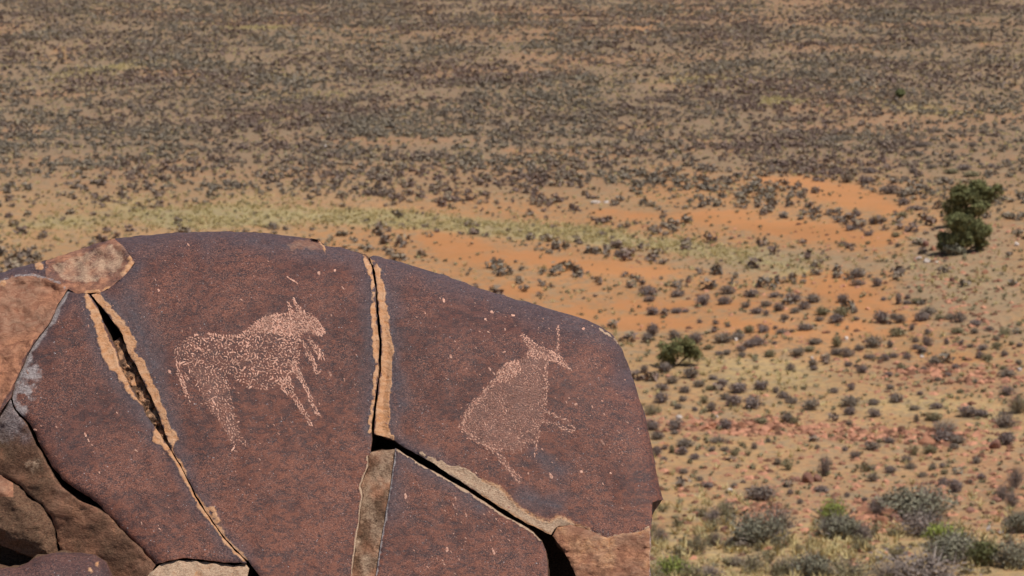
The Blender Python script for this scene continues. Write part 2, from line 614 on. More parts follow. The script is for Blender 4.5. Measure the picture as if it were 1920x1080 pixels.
def triangulate(poly, spacing, seed):
    r = np.random.default_rng(seed)
    lo, hi = poly.min(0), poly.max(0)
    xs = np.arange(lo[0], hi[0], spacing)
    ys = np.arange(lo[1], hi[1], spacing)
    g = np.array(np.meshgrid(xs, ys)).reshape(2, -1).T
    g = g + r.uniform(-.25, .25, g.shape) * spacing
    keep = inside(g, poly)
    g = g[keep]
    g = g[seg_dist(g, poly) > spacing * 0.55]
    n = len(poly)
    pts = [Vector(p) for p in np.vstack([poly, g])]
    edges = [(i, (i + 1) % n) for i in range(n)]
    v, e, f, ov, oe, of = delaunay_2d_cdt(pts, edges, [list(range(n))], 1, 1e-4)
    v = np.array([tuple(x) for x in v])
    f = np.array([x for x in f if len(x) == 3])
    a, b, c = v[f[:, 0]], v[f[:, 1]], v[f[:, 2]]
    ar = (b[:, 0] - a[:, 0]) * (c[:, 1] - a[:, 1]) - (b[:, 1] - a[:, 1]) * (c[:, 0] - a[:, 0])
    f = np.where((ar > 0)[:, None], f[:, ::-1], f)       # px y points down: this order faces the camera
    # boundary loop (as directed edges of the triangles used once)
    ed = np.vstack([f[:, [0, 1]], f[:, [1, 2]], f[:, [2, 0]]])
    key = {(int(x), int(y)) for x, y in ed}
    bnd = [(x, y) for x, y in key if (y, x) not in key]
    return v, f, bnd


ATTRS = ("rust", "rim", "tan", "halo", "grey", "scar", "brown", "peck")


def slab(name, poly, sfun, afun, thick=0.16, spacing=5.0, step=3.5, jit=1.2, seed=1, parent=None, skip=None,
         edge=0.0025, wall_attr=("brown", 1.0), inw=None, wall_rough=0.004):
    poly = densify(poly, step, jit, seed, skip)
    v, f, bnd = triangulate(poly, spacing, seed)
    inw = BACK if inw is None else inw
    s = sfun(v)
    d = seg_dist(v, poly)
    s = s + edge * (1 - np.sqrt(np.clip(1 - np.clip(1 - d / 6.0, 0, 1) ** 2, 0, 1)))      # worn edge
    V = W(v, s)
    A = {k: np.zeros(len(v)) for k in ATTRS}
    A.update({k: np.broadcast_to(x, (len(v),)).astype(float) for k, x in afun(v, d).items()})
    # walls
    bv = sorted({x for e in bnd for x in e})
    idx = {x: i for i, x in enumerate(bv)}
    bv = np.array(bv)
    nb = len(bv)
    Vs = [V]
    As = {k: [A[k]] for k in ATTRS}
    F3 = [f]
    F4 = []
    prev = bv
    off = len(V)
    for li, dep in enumerate((0.006, 0.018, 0.045, 0.09, thick)):
        Wp = V[bv] + inw * dep
        nz = np.c_[fbm(Wp * 45, 2, seed + 40), fbm(Wp * 45 + 9, 2, seed + 41), fbm(Wp * 45 + 21, 2, seed + 42)]
        Wp = Wp + nz * wall_rough * (0.4 if li == 0 else 1)
        Vs.append(Wp)
        for k in ATTRS:
            val = A[k][bv] * max(0, 1 - dep / 0.008) if k not in ("rim",) else A[k][bv] * max(0, 1 - dep / 0.03)
            if k == wall_attr[0]: val = np.maximum(val, wall_attr[1] * min(1, dep / 0.006))
            As[k].append(val)
        cur = np.arange(off, off + nb)
        for a, b in bnd:
            ia, ib = idx[a], idx[b]
            F4.append((prev[ib], prev[ia], cur[ia], cur[ib]))
        prev = cur
        off += nb
    me = mesh_np(name, np.vstack(Vs), [np.vstack(F3), np.array(F4)], {k: np.concatenate(As[k]) for k in ATTRS}, smooth=True)
    try:
        me.set_sharp_from_angle(angle=math.radians(50))
    except Exception:
        pass
    return link(name, me, M_ROCK, parent)


# ---- crack lines of the photograph
C1_LIN = [(168, 553), (182, 575), (192, 600), (205, 632), (217, 656), (226, 690), (240, 716), (256, 745), (272, 772), (290, 800), (308, 828), (322, 850)]
C1_RIN = [(170, 552), (186, 570), (200, 585), (214, 605), (229, 626), (240, 660), (258, 690), (272, 720), (284, 745), (298, 780), (311, 815), (324, 848)]
C1_LOW = [(336, 872), (350, 900), (366, 932), (385, 962), (404, 990), (425, 1016), (444, 1036), (458, 1050)]
C1_LOUT = [(158, 546), (162, 570), (174, 600), (186, 640), (194, 668), (204, 690), (222, 704), (242, 735), (262, 760), (280, 786), (292, 806), (288, 824), (300, 834)]
C1_ROUT = [(186, 545), (196, 562), (208, 570), (220, 592), (236, 606), (246, 625), (257, 642), (252, 662), (268, 678), (283, 702), (298, 738), (312, 775), (322, 806), (332, 816), (324, 832)]
C2_L = [(688, 482), (694, 494), (699, 512), (703, 540), (705, 575), (708, 610), (711, 650), (710, 690), (706, 725), (702, 760), (698, 790), (696, 813)]
C2_R = [(692, 482), (699, 494), (704, 512), (707, 540), (709, 575), (713, 610), (716, 650), (715, 690), (710, 725), (706, 760), (702, 790), (701, 813)]
C2_LOUT = [(680, 478), (686, 500), (695, 520), (698, 550), (696, 590), (698, 640), (703, 690), (699, 735), (694, 770), (690, 812)]
C2_ROUT = [(700, 484), (712, 505), (717, 530), (724, 560), (728, 590), (731, 620), (737, 650), (736, 690), (735, 720), (729, 745), (732, 775), (730, 800), (740, 826)]
CB_UP = [(701, 813), (722, 819), (740, 826), (757, 838), (784, 852), (811, 868), (840, 888), (872, 908), (905, 930), (935, 950), (965, 967), (990, 982), (1012, 992), (1024, 1000)]
CB_LO = [(742, 841), (764, 855), (790, 871), (820, 888), (850, 905), (880, 924), (912, 944), (945, 966), (975, 982), (1000, 998), (1015, 1014), (1024, 1034), (1027, 1060), (1028, 1100), (1030, 1310)]
ERIM = [(128, 541), (118, 556), (108, 572), (98, 595), (88, 612), (74, 628), (62, 646), (50, 668), (40, 690), (28, 718), (20, 745), (2, 772)]
A_LOWL = [(22, 746), (30, 768), (48, 786), (60, 800), (72, 826), (84, 850), (98, 874), (116, 898), (138, 914), (160, 928), (182, 942), (206, 968), (232, 996), (255, 1018), (275, 1040), (290, 1056)]


def halo_lines(P, lines, width):
    d = np.full(len(P), 1e9)
    for L in lines: d = np.minimum(d, seg_dist(P, L, False))
    n = fbm(P / 34.0, 3, 61)
    return np.clip(1 - d / (width * (1 + 0.55 * n)), 0, 1)


RIM1L = C1_LOUT + C1_LIN[::-1]
RIM1R = C1_ROUT + C1_RIN[::-1]
RIM2L = C2_LOUT + C2_L[::-1]
RIM2R = C2_ROUT + C2_R[::-1]
TOPH = TOP[8:]


def common(P):
    top = seg_dist(P, TOP, False)
    rust = sstep(540, 960, P[:, 1] + 0.10 * (P[:, 0] - 600)) + 0.55 * fbm(P / np.array([110.0, 70.0]), 4, 401)
    return {"rust": np.clip(rust, 0, 1), "halo": 0.75 * sstep(58, 10, top + 14 * fbm(P / 30.0, 2, 8))}  # halo along the top edge paints in the bluish sky sheen


def blotch(P, pts, r, soft=0.6):
    out = np.zeros(len(P))
    n = fbm(P / 7.0, 2, 91)
    for x, y in pts:
        out = np.maximum(out, np.clip(1.3 - np.hypot(P[:, 0] - x, P[:, 1] - y) / (r * (1 + soft * n)), 0, 1))
    return out


LOWRIM = C1_LOW + []
def low_rim(P, side):
    L = [C1_LIN[-1]] + C1_LOW
    d = seg_dist(P, L, False)
    wv = 6.0 + (3 if side else 0) * sstep(900, 980, P[:, 1]) + 6.0 * fbm(P / 14.0, 2, 71 + side)
    return np.clip(1.15 - d / np.maximum(wv, 1.5), 0, 1)


# ---------------- left slab
A_POLY = ([(128, 541), (146, 549), (160, 549)] + C1_LIN + C1_LOW + [(462, 1056), (440, 1056), (400, 1052), (350, 1046), (318, 1050), (292, 1058)]
          + A_LOWL[::-1] + ERIM[::-1][2:-1])


def sA(P):
    s = base_s(P)
    s = s + 0.0045 * sstep(-3, 10, sd(P, RIM1L))
    left = seg_dist(P, ERIM + A_LOWL[2:], False) * PXM
    q = np.clip(1 - left / 0.035, 0, .98)
    return s + 0.012 * (1 - np.sqrt(1 - q * q))


def aA(P, d):
    a = common(P)
    a["rim"] = np.maximum(np.maximum(pmask(P, RIM1L, 3.0), low_rim(P, 0)), blotch(P, [(300, 822), (293, 812), (312, 838), (372, 1010 - 90)], 9))
    a["halo"] = np.maximum(a["halo"], halo_lines(P, [C1_LOUT, C1_LOW, ERIM[:6], [(420, 1000), (440, 1040)]], 26))
    e = seg_dist(P, ERIM, False)
    a["grey"] = np.maximum(np.clip(1.5 - e / (9 + 5 * fbm(P / 15.0, 2, 44)), 0, 1), 0.85 * blotch(P, [(34, 770), (22, 752), (50, 730), (60, 700)], 24))
    return a


slabA = slab("rock_slab", A_POLY, sA, aA, seed=3, jit=1.0)
tag(slabA, "dark purple-brown rock slab at the left with a pale worn edge, no figure pecked on it", "rock slab", "slabs of the cracked boulder")

# ---------------- top-left hollowed block with red flake scar
F_POLY = ([(-160, 560), (-60, 532), (0, 512), (45, 498), (75, 492), (100, 484), (150, 467), (185, 455), (215, 448), (232, 462), (246, 480), (253, 492),
           (240, 510), (222, 528), (204, 541), (186, 549), (160, 550), (146, 550), (127, 542)] + ERIM[1:] + [(-40, 812), (-160, 850)])
SCOOP = [(96, 512), (88, 497), (120, 484), (160, 470), (205, 455), (228, 470), (240, 488), (230, 505), (205, 520), (175, 532), (140, 532)]
SCARZ = [(-160, 570), (-60, 548), (0, 528), (30, 517), (62, 515), (90, 522), (112, 530), (124, 541), (112, 560), (94, 596), (70, 632), (46, 672), (24, 722), (0, 765), (-60, 800), (-160, 840)]


def sF(P):
    s = base_s(P)
    s = s + 0.030 * sstep(-12, 34, sd(P, SCOOP) + 5 * fbm(P / 12.0, 3, 20)) + 0.012 * sstep(0, 22, sd(P, SCARZ)) + 0.012 * sstep(0, 90, sd(P, SCARZ))
    s = s + 0.0055 * fbm(P / 20.0, 5, 15, 0.6) * np.clip(sd(P, F_POLY) / 10, 0, 1)
    return s


def aF(P, d):
    a = common(P)
    sc = pmask(P, SCOOP, 5)
    a["scar"] = pmask(P, SCARZ, 4)
    a["brown"] = 0.0 * sc
    a["tan"] = sc * (0.50 + 0.10 * fbm(P / 16.0, 3, 18))
    a["halo"] = np.maximum(a["halo"] * (1 - sc) * (1 - a["scar"]), 0)
    lip = np.abs(sd(P, SCARZ))
    a["grey"] = 0.8 * np.clip(1.1 - lip / (4 + 3 * fbm(P / 12.0, 2, 13)), 0, 1) * (P[:, 1] < 545)
    gn = fbm(P / 8.0, 2, 17)
    a["rim"] = np.maximum(blotch(P, [(244, 484), (246, 493), (240, 503), (232, 512), (76, 500), (70, 494), (8, 530), (-10, 536)], 7),
                          np.clip(1.1 - seg_dist(P, [(204, 540), (186, 547), (160, 549)], False) / (5 + 3 * gn), 0, 1))
    a["scar"] = np.maximum(a["scar"], (P[:, 0] > 85) * (0.56 + 0.16 * fbm(P / 15.0, 3, 19)) * (1 - 0.1 * sc))
    return a


slabF = slab("rock_slab", F_POLY, sF, aF, seed=5, spacing=3.8, jit=1.2, skip=lambda q: q[:, 0] < 0)
tag(slabF, "hollowed rust-red top left end of the boulder with a flaked scar", "rock slab", "slabs of the cracked boulder")

# ---------------- middle slab
B_POLY = ([(215, 447), (260, 442), (330, 436), (420, 434), (500, 437), (570, 446), (585, 447), (598, 450), (606, 460), (640, 464), (672, 474)] + C2_L
          + [(696, 848), (689, 856), (690, 876), (682, 892), (676, 912), (680, 930), (675, 960), (671, 990), (667, 1020), (663, 1050), (659, 1085), (652, 1310),
             (500, 1310), (488, 1082)] + [(466, 1052)] + [(x + 2.6, y - 1.4) for x, y in C1_LOW[::-1]] + C1_RIN[::-1] + [(186, 549), (204, 541), (222, 528), (240, 510), (253, 492), (246, 480), (232, 462)])
CHIP = [(535, 458), (560, 448), (585, 447), (600, 452), (611, 462), (612, 474), (600, 473), (570, 471), (545, 470)]


def sB(P):
    s = base_s(P)
    s = s + 0.0045 * sstep(-3, 10, sd(P, RIM1R)) + 0.007 * sstep(-2, 7, sd(P, RIM2L))
    s = s + 0.006 * sstep(0, 7, sd(P, CHIP))
    return s


def aB(P, d):
    a = common(P)
    a["rim"] = np.maximum.reduce([pmask(P, RIM1R, 3.0), pmask(P, RIM2L, 2.5), low_rim(P, 5),
                                  blotch(P, [(324, 812), (330, 818), (408, 975), (402, 965), (398, 955)], 7)])
    a["rim"] = np.maximum(a["rim"], np.clip(1 - seg_dist(P, [(598, 450), (606, 460), (610, 472)], False) / 4.0, 0, 1))
    ch = pmask(P, CHIP, 4)
    a["scar"] = 0.50 * ch
    a["tan"] = 0.30 * ch * (P[:, 0] > 565) + np.clip(1.0 - seg_dist(P, [(690, 856), (690, 876), (682, 892), (676, 912), (680, 930), (675, 960), (671, 990), (667, 1020), (663, 1050), (659, 1085)], False)
                                                    / (4.0 + 3 * fbm(P / 14.0, 2, 54)), 0, 1)
    a["halo"] = np.maximum(a["halo"] * (1 - ch), halo_lines(P, [C1_ROUT, C1_LOW, C2_LOUT, [(230, 520), (260, 500)], [(470, 450), (640, 480)], [(240, 560), (290, 690)]], 30))
    a["peck"] = PECK_B(P)
    return a


# figure outlines (measured in enlarged crops of the photograph)
def Zc(L): return [(300 + x / 3.178, 520 + y / 3.178) for x, y in L]
def Ac(L): return [(840 + x / 3.0, 560 + y / 3.0) for x, y in L]


Z_BODY = Zc([(80, 460), (100, 410), (160, 360), (220, 338), (290, 328), (380, 345), (470, 345), (500, 325), (545, 300), (590, 250), (640, 222), (720, 222), (785, 212),
             (830, 190), (850, 205), (900, 215), (950, 260), (975, 295), (985, 325), (965, 355), (935, 345), (900, 322), (868, 318), (850, 350), (832, 400), (828, 500),
             (815, 545), (770, 600), (700, 640), (640, 675), (560, 662), (490, 645), (430, 590), (385, 555), (300, 530), (200, 540), (150, 530), (110, 515)])
Z_MANE = Zc([(500, 325), (590, 250), (640, 222), (785, 212), (850, 205), (950, 260), (985, 325), (960, 350), (868, 318), (830, 360), (700, 330), (580, 330)])
Z_HIND = Zc([(165, 540), (250, 520), (375, 550), (415, 640), (430, 760), (465, 860), (480, 940), (520, 1000), (505, 1005), (462, 975), (440, 960), (465, 1055), (440, 1040), (410, 960), (372, 895),
             (330, 830), (268, 760), (238, 680), (190, 605)])
Z_FORE = Zc([(760, 495), (810, 505), (835, 560), (872, 630), (905, 720), (945, 800), (962, 832), (935, 825), (890, 740), (850, 645), (800, 570)])
Z_FORE2 = Zc([(700, 605), (775, 600), (800, 690), (855, 780), (902, 850), (908, 888), (885, 870), (830, 790), (770, 700), (720, 660)])
Z_BEARD = Zc([(845, 375), (878, 395), (915, 480), (948, 572), (928, 572), (890, 490), (860, 425)])
Z_BEARD2 = Zc([(862, 315), (885, 335), (905, 380), (938, 405), (968, 450), (978, 492), (955, 492), (932, 452), (895, 405)])
Z_EAR = Zc([(755, 145), (768, 150), (785, 190), (800, 210), (772, 212)])
Z_EAR2 = Zc([(788, 118), (798, 125), (825, 170), (850, 205), (815, 210)])
Z_TAIL = Zc([(95, 500), (112, 505), (120, 570), (152, 640), (170, 715), (152, 718), (130, 645), (98, 570)])
Z_TAIL2 = Zc([(135, 565), (150, 565), (172, 605), (165, 625)])
A_BODY = Ac([(430, 205), (470, 250), (505, 255), (545, 278), (600, 300), (640, 345), (682, 398), (655, 382), (610, 358), (555, 348), (552, 430), (556, 490), (546, 590), (545, 625), (535, 690), (520, 740), (500, 800),
             (430, 855), (370, 872), (310, 870), (250, 850), (190, 812), (122, 772), (80, 722), (95, 660), (130, 590), (200, 530), (230, 480), (280, 450), (300, 390), (330, 362), (400, 340), (440, 300), (462, 282), (432, 250), (408, 205)])
A_SHOULDER = Ac([(280, 450), (300, 390), (330, 362), (400, 345), (410, 400), (370, 450), (310, 480)])
A_HEAD = Ac([(410, 200), (430, 198), (500, 255), (600, 300), (682, 398), (610, 358), (520, 340), (440, 320), (462, 282)])
A_BACK = [Ac([(300, 400), (280, 450), (230, 490), (200, 540), (130, 600), (95, 660), (80, 722), (120, 770), (190, 815), (260, 860)])]
A_LINES = [Ac([(618, 150), (622, 220), (612, 292)]), Ac([(552, 350), (553, 430), (556, 490), (546, 600)]), Ac([(540, 632), (600, 655), (660, 690), (708, 722), (700, 748), (672, 742)]),
           Ac([(668, 742), (600, 705), (530, 690)]), Ac([(255, 850), (330, 950), (400, 1040)]), Ac([(300, 880), (350, 960), (412, 1022)]), Ac([(520, 740), (500, 790), (488, 880)]), Ac([(610, 300), (640, 340), (690, 400)])]
ZLIST = [(Z_BODY, 1.0), (Z_MANE, 1.1), (Z_HIND, .85), (Z_FORE, 1.0), (Z_FORE2, .9), (Z_BEARD, 1.15), (Z_BEARD2, 1.15), (Z_EAR, 1.2), (Z_EAR2, 1.2), (Z_TAIL, .9), (Z_TAIL2, .9)]


def PECK_B(P):
    m = 0.45 * pmask(P, Z_BODY, 5)
    m = np.maximum(m, 0.95 * pmask(P, Z_MANE, 6))
    for z in (Z_BEARD, Z_BEARD2, Z_EAR, Z_EAR2, Z_FORE): m = np.maximum(m, 0.75 * pmask(P, z, 4))
    m = np.maximum(m, 0.66 * pmask(P, Z_HIND, 7))
    m = np.maximum(m, 0.5 * pmask(P, Z_FORE2, 5))
    return m


def PECK_C(P):
    m = 0.80 * pmask(P, A_BODY, 8)
    m = np.maximum(m, 0.95 * pmask(P, A_SHOULDER, 9))
    m = np.maximum(m, 0.8 * pmask(P, A_HEAD, 4))
    for L in A_LINES: m = np.maximum(m, 0.75 * np.clip(1.3 - seg_dist(P, L, False) / 5.0, 0, 1))
    for L in A_BACK: m = np.maximum(m, 0.85 * np.clip(1.2 - seg_dist(P, L, False) / 8.0, 0, 1) * (inside(P, A_BODY) | (seg_dist(P, L, False) < 3)))
    return m


slabB = slab("rock_slab", B_POLY, sB, aB, seed=7, jit=1.0, spacing=4.5, skip=lambda q: q[:, 1] < 485)
tag(slabB, "middle dark rock slab carrying the pecked zebra-like figure", "rock slab", "slabs of the cracked boulder")

# ---------------- right slab
LIP = [(1045, 972), (1052, 984), (1070, 986), (1090, 990), (1108, 998), (1122, 1004), (1138, 1010), (1152, 1008), (1166, 1003), (1180, 1004), (1196, 1000), (1217, 994)]
C_POLY = (C2_R + CB_UP[1:] + [(1034, 1003), (1040, 992), (1048, 986)] + LIP[2:] + [(1221, 992), (1222, 966), (1223, 942), (1242, 936)] + RIGHT[:-1][::-1] + TOP[TOP.index((715, 483)):-1][::-1] + [(700, 480)])
C_TAN = [(782, 848), (792, 847), (800, 855), (822, 862), (840, 872), (862, 874), (884, 884), (900, 898), (918, 906), (936, 912), (952, 930), (972, 950), (990, 962), (1010, 972), (1030, 978), (1046, 968), (1062, 974),
         (1080, 984), (1100, 990), (1120, 1000), (1136, 1006), (1150, 1006), (1166, 1000), (1190, 996), (1218, 988), (1220, 996), (1140, 1016), (1100, 1002), (1050, 990), (1035, 1006)] + CB_UP[::-1][:-5]


def sC(P):
    s = base_s(P)
    s = s + 0.010 * sstep(-3, 16, sd(P, RIM2R))
    m = sd(P, C_TAN)
    s = s + 0.0030 * sstep(-2, 9, m) + 0.0016 * fbm(P / 11.0, 3, 22) * sstep(0, 6, m)
    return s


def aC(P, d):
    a = common(P)
    a["rim"] = pmask(P, RIM2R, 3.0)
    a["rim"] = np.maximum(a["rim"], 0.62 * np.clip(1.1 - np.abs(sd(P, C_TAN)) / 9.0, 0, 1) * (P[:, 0] > 900) * (P[:, 0] < 1110))
    a["tan"] = np.maximum(pmask(P, C_TAN, 3.0), 1.0 * np.clip(1 - seg_dist(P, [(1100, 603), (1112, 610), (1150, 632), (1158, 645)], False) / 4.0, 0, 1) * (fbm(P / 9.0, 2, 4) > -0.1))
    a["halo"] = np.maximum(a["halo"], halo_lines(P, [C2_ROUT, [(740, 700), (750, 760)], CB_UP[2:7], [(980, 930), (1050, 950)], [(1000, 850), (1050, 880)]], 30))
    a["grey"] = 0.40 * blotch(P, [(1080, 605), (1105, 625), (1125, 640), (1065, 598)], 26)  # pale blotches paint a sky sheen onto the upper right
    a["peck"] = PECK_C(P)
    return a


slabC = slab("rock_slab", C_POLY, sC, aC, seed=9, jit=0.9, spacing=4.5, wall_attr=("halo", 1.0), skip=lambda q: (q[:, 1] < 640) | (q[:, 0] > 1170))  # walls coloured dark blue-grey to paint in the shade below the slab
tag(slabC, "right dark rock slab carrying the pecked seated antelope figure", "rock slab", "slabs of the cracked boulder")

# rough broken face under its lip
CF_POLY = [(1036, 1004), (1046, 988), (1070, 984), (1108, 996), (1138, 1008), (1166, 1001), (1196, 998), (1219, 990), (1220, 1010), (1219, 1085), (1217, 1310), (1120, 1310), (1096, 1130), (1080, 1082), (1068, 1052), (1054, 1028)]


def sCF(P):
    s = base_s(np.c_[P[:, 0], np.full(len(P), 1000.0)]) + 0.004
    s = s - 0.040 * np.clip((P[:, 1] - 985) / 80, 0, 3) + 0.0022 * fbm(P / np.array([11.0, 7.0]), 3, 26, 0.8) * sstep(985, 1035, P[:, 1])
    return s


cf = slab("broken_face", CF_POLY, sCF, lambda P, d: {"brown": 1.0, "scar": 0.60 + .12 * fbm(P / 25.0, 2, 6), "rim": 0.38 + 0.26 * fbm(P / 30.0, 3, 12), "grey": 1.0 * np.clip(1.2 - (1220 - P[:, 0]) / 3.0, 0, 1)}, seed=11, jit=0.8, parent=slabC, spacing=4.0, thick=0.12)
tag(cf, "rough brown broken face below the pale lip")

# underside of the overhanging right corner, running back and inwards
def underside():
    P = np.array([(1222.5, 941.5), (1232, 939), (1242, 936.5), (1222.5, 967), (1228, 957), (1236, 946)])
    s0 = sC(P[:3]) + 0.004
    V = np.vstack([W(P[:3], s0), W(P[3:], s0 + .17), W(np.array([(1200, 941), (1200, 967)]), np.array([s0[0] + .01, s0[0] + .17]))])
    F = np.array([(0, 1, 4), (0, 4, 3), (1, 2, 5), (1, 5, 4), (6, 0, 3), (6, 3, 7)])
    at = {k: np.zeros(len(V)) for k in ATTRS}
    at["halo"] = np.ones(len(V))  # dark blue-grey colour paints in the shade under the overhang
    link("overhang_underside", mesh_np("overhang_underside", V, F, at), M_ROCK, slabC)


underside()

# ---------------- lower middle slab
D_POLY = CB_LO + [(700, 1310), (704, 1085), (709, 1050), (714, 1020), (719, 990), (725, 955), (731, 920), (737, 880), (741, 850)]
DLEFT = [(742, 841), (741, 850), (737, 880), (731, 920), (725, 955), (719, 990), (714, 1020), (709, 1050), (704, 1085), (700, 1310)]


def sD(P): return base_s(P) + 0.002


def aD(P, d):
    a = common(P)
    gn = fbm(P / 13.0, 2, 33)
    a["grey"] = np.clip(1.25 - seg_dist(P, DLEFT, False) / (2.6 + 1.5 * gn), 0, 1)
    a["tan"] = np.clip(1.05 - seg_dist(P, CB_LO[:11], False) / np.maximum(3.0 + 5.0 * gn, 0.5), 0, 1)
    a["halo"] = halo_lines(P, [DLEFT[:5], CB_LO[:5], [(880, 930), (900, 950)]], 34)
    return a


slabD = slab("rock_slab", D_POLY, sD, aD, seed=13, jit=0.7)
tag(slabD, "lower wedge-shaped rock slab below the diagonal black crack", "rock slab", "slabs of the cracked boulder")
DF_POLY = [(670, 849), (690, 848), (720, 845), (742, 842), (748, 850), (743, 880), (737, 920), (731, 955), (725, 990), (720, 1020), (715, 1050), (710, 1085), (706, 1310), (625, 1310), (640, 1050), (652, 950)]


def sDF(P):
    d = seg_dist(P, DLEFT, False)
    return base_s(P) + 0.009 + 0.016 * np.clip(d / 50, 0, 1.5) + 0.0020 * fbm(P / np.array([9.0, 9.0]), 3, 36, 0.8)


df = slab("broken_flank", DF_POLY, sDF, lambda P, d: {"brown": 1.0, "scar": 0.44 + 0.16 * fbm(P / 22.0, 3, 16), "tan": 0.44 + 0.18 * fbm(P / 30.0, 3, 14)}, seed=15, jit=0.5, parent=slabD, spacing=4.0, thick=0.10)
tag(df, "olive-brown broken flank down its left side")

# ---------------- rock of the shaded lower left side
E_POLY = [(-160, 850), (-40, 812), (2, 774), (20, 750), (28, 770), (44, 788), (54, 802), (66, 828), (78, 854), (92, 880), (108, 906), (132, 926), (156, 942), (180, 952), (206, 970), (232, 998), (255, 1020), (275, 1042),
          (292, 1060), (282, 1078), (262, 1130), (250, 1310), (150, 1310), (128, 1060), (112, 1032), (106, 1000), (98, 972), (78, 945), (52, 928), (36, 908), (0, 890), (-160, 880)]
AEDGE = A_LOWL + [(300, 1100)]


def sE(P):
    d = seg_dist(P, AEDGE, False) * PXM
    s = base_s(P) + 0.004 + 0.55 * d + 0.9 * d * d
    return s + 0.0030 * fbm(P / np.array([40.0, 24.0]), 6, 46, 0.62)


def aE(P, d):
    e = seg_dist(P, AEDGE, False)
    up = sstep(900, 770, P[:, 1] + 20 * fbm(P / 25.0, 2, 4))
    return {"scar": 0.44 * (1 - up) + .1 * fbm(P / 30.0, 3, 29), "brown": np.clip(0.82 + 0.10 * fbm(P / 60.0, 3, 19) + 0.2 * sstep(15, 60, e), 0, 1) * (1 - 0.55 * up), "grey": 0.62 * up,
            "tan": 0.5 * blotch(P, [(60, 880), (52, 870), (66, 868)], 16), "halo": 0.4 + 0 * e}


slabE = slab("rock_block", E_POLY, sE, aE, seed=17, spacing=3.6, jit=1.4, wall_rough=0.006)
tag(slabE, "rough brown rock block falling away under the left slab's dark crack", "rock block", "side blocks of the boulder")

E2_POLY = [(-160, 882), (0, 892), (34, 911), (50, 931), (76, 948), (95, 975), (102, 1002), (108, 1034), (122, 1060), (100, 1062), (60, 1044), (20, 1030), (0, 1022), (-60, 1000), (-160, 985)]


def sE2(P):
    d = seg_dist(P, AEDGE, False) * PXM
    q = sd(P, E2_POLY)
    return base_s(P) + 0.012 + 0.42 * d + 0.4 * d * d - 0.020 * sstep(0, 28, q) + 0.0042 * fbm(P / np.array([26.0, 18.0]), 6, 48, 0.62)


slabE2 = slab("rock_block", E2_POLY, sE2, lambda P, d: {"brown": 0.95, "tan": 0.2 + .12 * fbm(P / 30.0, 2, 2), "scar": 0.36 + 0.5 * (P[:, 1] < 930) * (P[:, 0] < 25)}, seed=19, jit=1.5, spacing=3.6, wall_rough=0.006)
tag(slabE2, "olive-brown lumpy rock block at the left above the black hollow", "rock block", "side blocks of the boulder")

H_POLY = [(-160, 1062), (-60, 1058), (0, 1066), (30, 1064), (52, 1056), (70, 1044), (96, 1037), (140, 1036), (176, 1040), (194, 1050), (206, 1066), (212, 1085), (215, 1310), (-160, 1310)]


def sH(P):
    dd = seg_dist(P, H_POLY[:12], False) * PXM
    q = np.clip(1 - dd / 0.06, 0, .99)
    return base_s(P) - 0.03 + 0.06 * (1 - np.sqrt(1 - q * q))


slabH = slab("rock_block", H_POLY, sH, lambda P, d: {"halo": 0.35, "rim": .8 * blotch(P, [(183, 1057), (170, 1068)], 6)}, seed=21, jit=1.0)
tag(slabH, "rounded purple rock block in the bottom left corner", "rock block", "side blocks of the boulder")

G_POLY = [(270, 1090), (282, 1074), (300, 1060), (324, 1050), (350, 1050), (400, 1056), (440, 1060), (460, 1056), (466, 1066), (464, 1085), (470, 1310), (240, 1310)]


def sG(P):
    dd = seg_dist(P, G_POLY[1:8], False) * PXM
    return base_s(P) + 0.006 + 0.10 * np.clip(0.02 - dd, 0, 1) + 0.004 * fbm(P / 16.0, 3, 51)


slabG = slab("rock_block", G_POLY, sG, lambda P, d: {"tan": .9, "rim": .25 + .3 * fbm(P / 22.0, 2, 7)}, seed=23, jit=1.2)
tag(slabG, "cream broken rock block wedged under the left slab at the bottom", "rock block", "side blocks of the boulder")

# ---------------- stony fill seen inside the left crack
FILL = [(214, 640), (226, 634), (244, 655), (262, 690), (278, 722), (296, 770), (318, 830), (326, 856), (318, 856), (296, 815), (270, 775), (248, 735), (228, 695)]
fill = slab("crack_fill", FILL, lambda P: base_s(P) + 0.020 + 0.008 * fbm(P / 8.0, 3, 53), lambda P, d: {"brown": 0.8, "rim": 0.42 + .4 * fbm(P / 6.0, 2, 5)}, seed=25, thick=0.05, spacing=3.5, parent=slabA)
tag(fill, "brown crumbly fill deep in the orange crack")

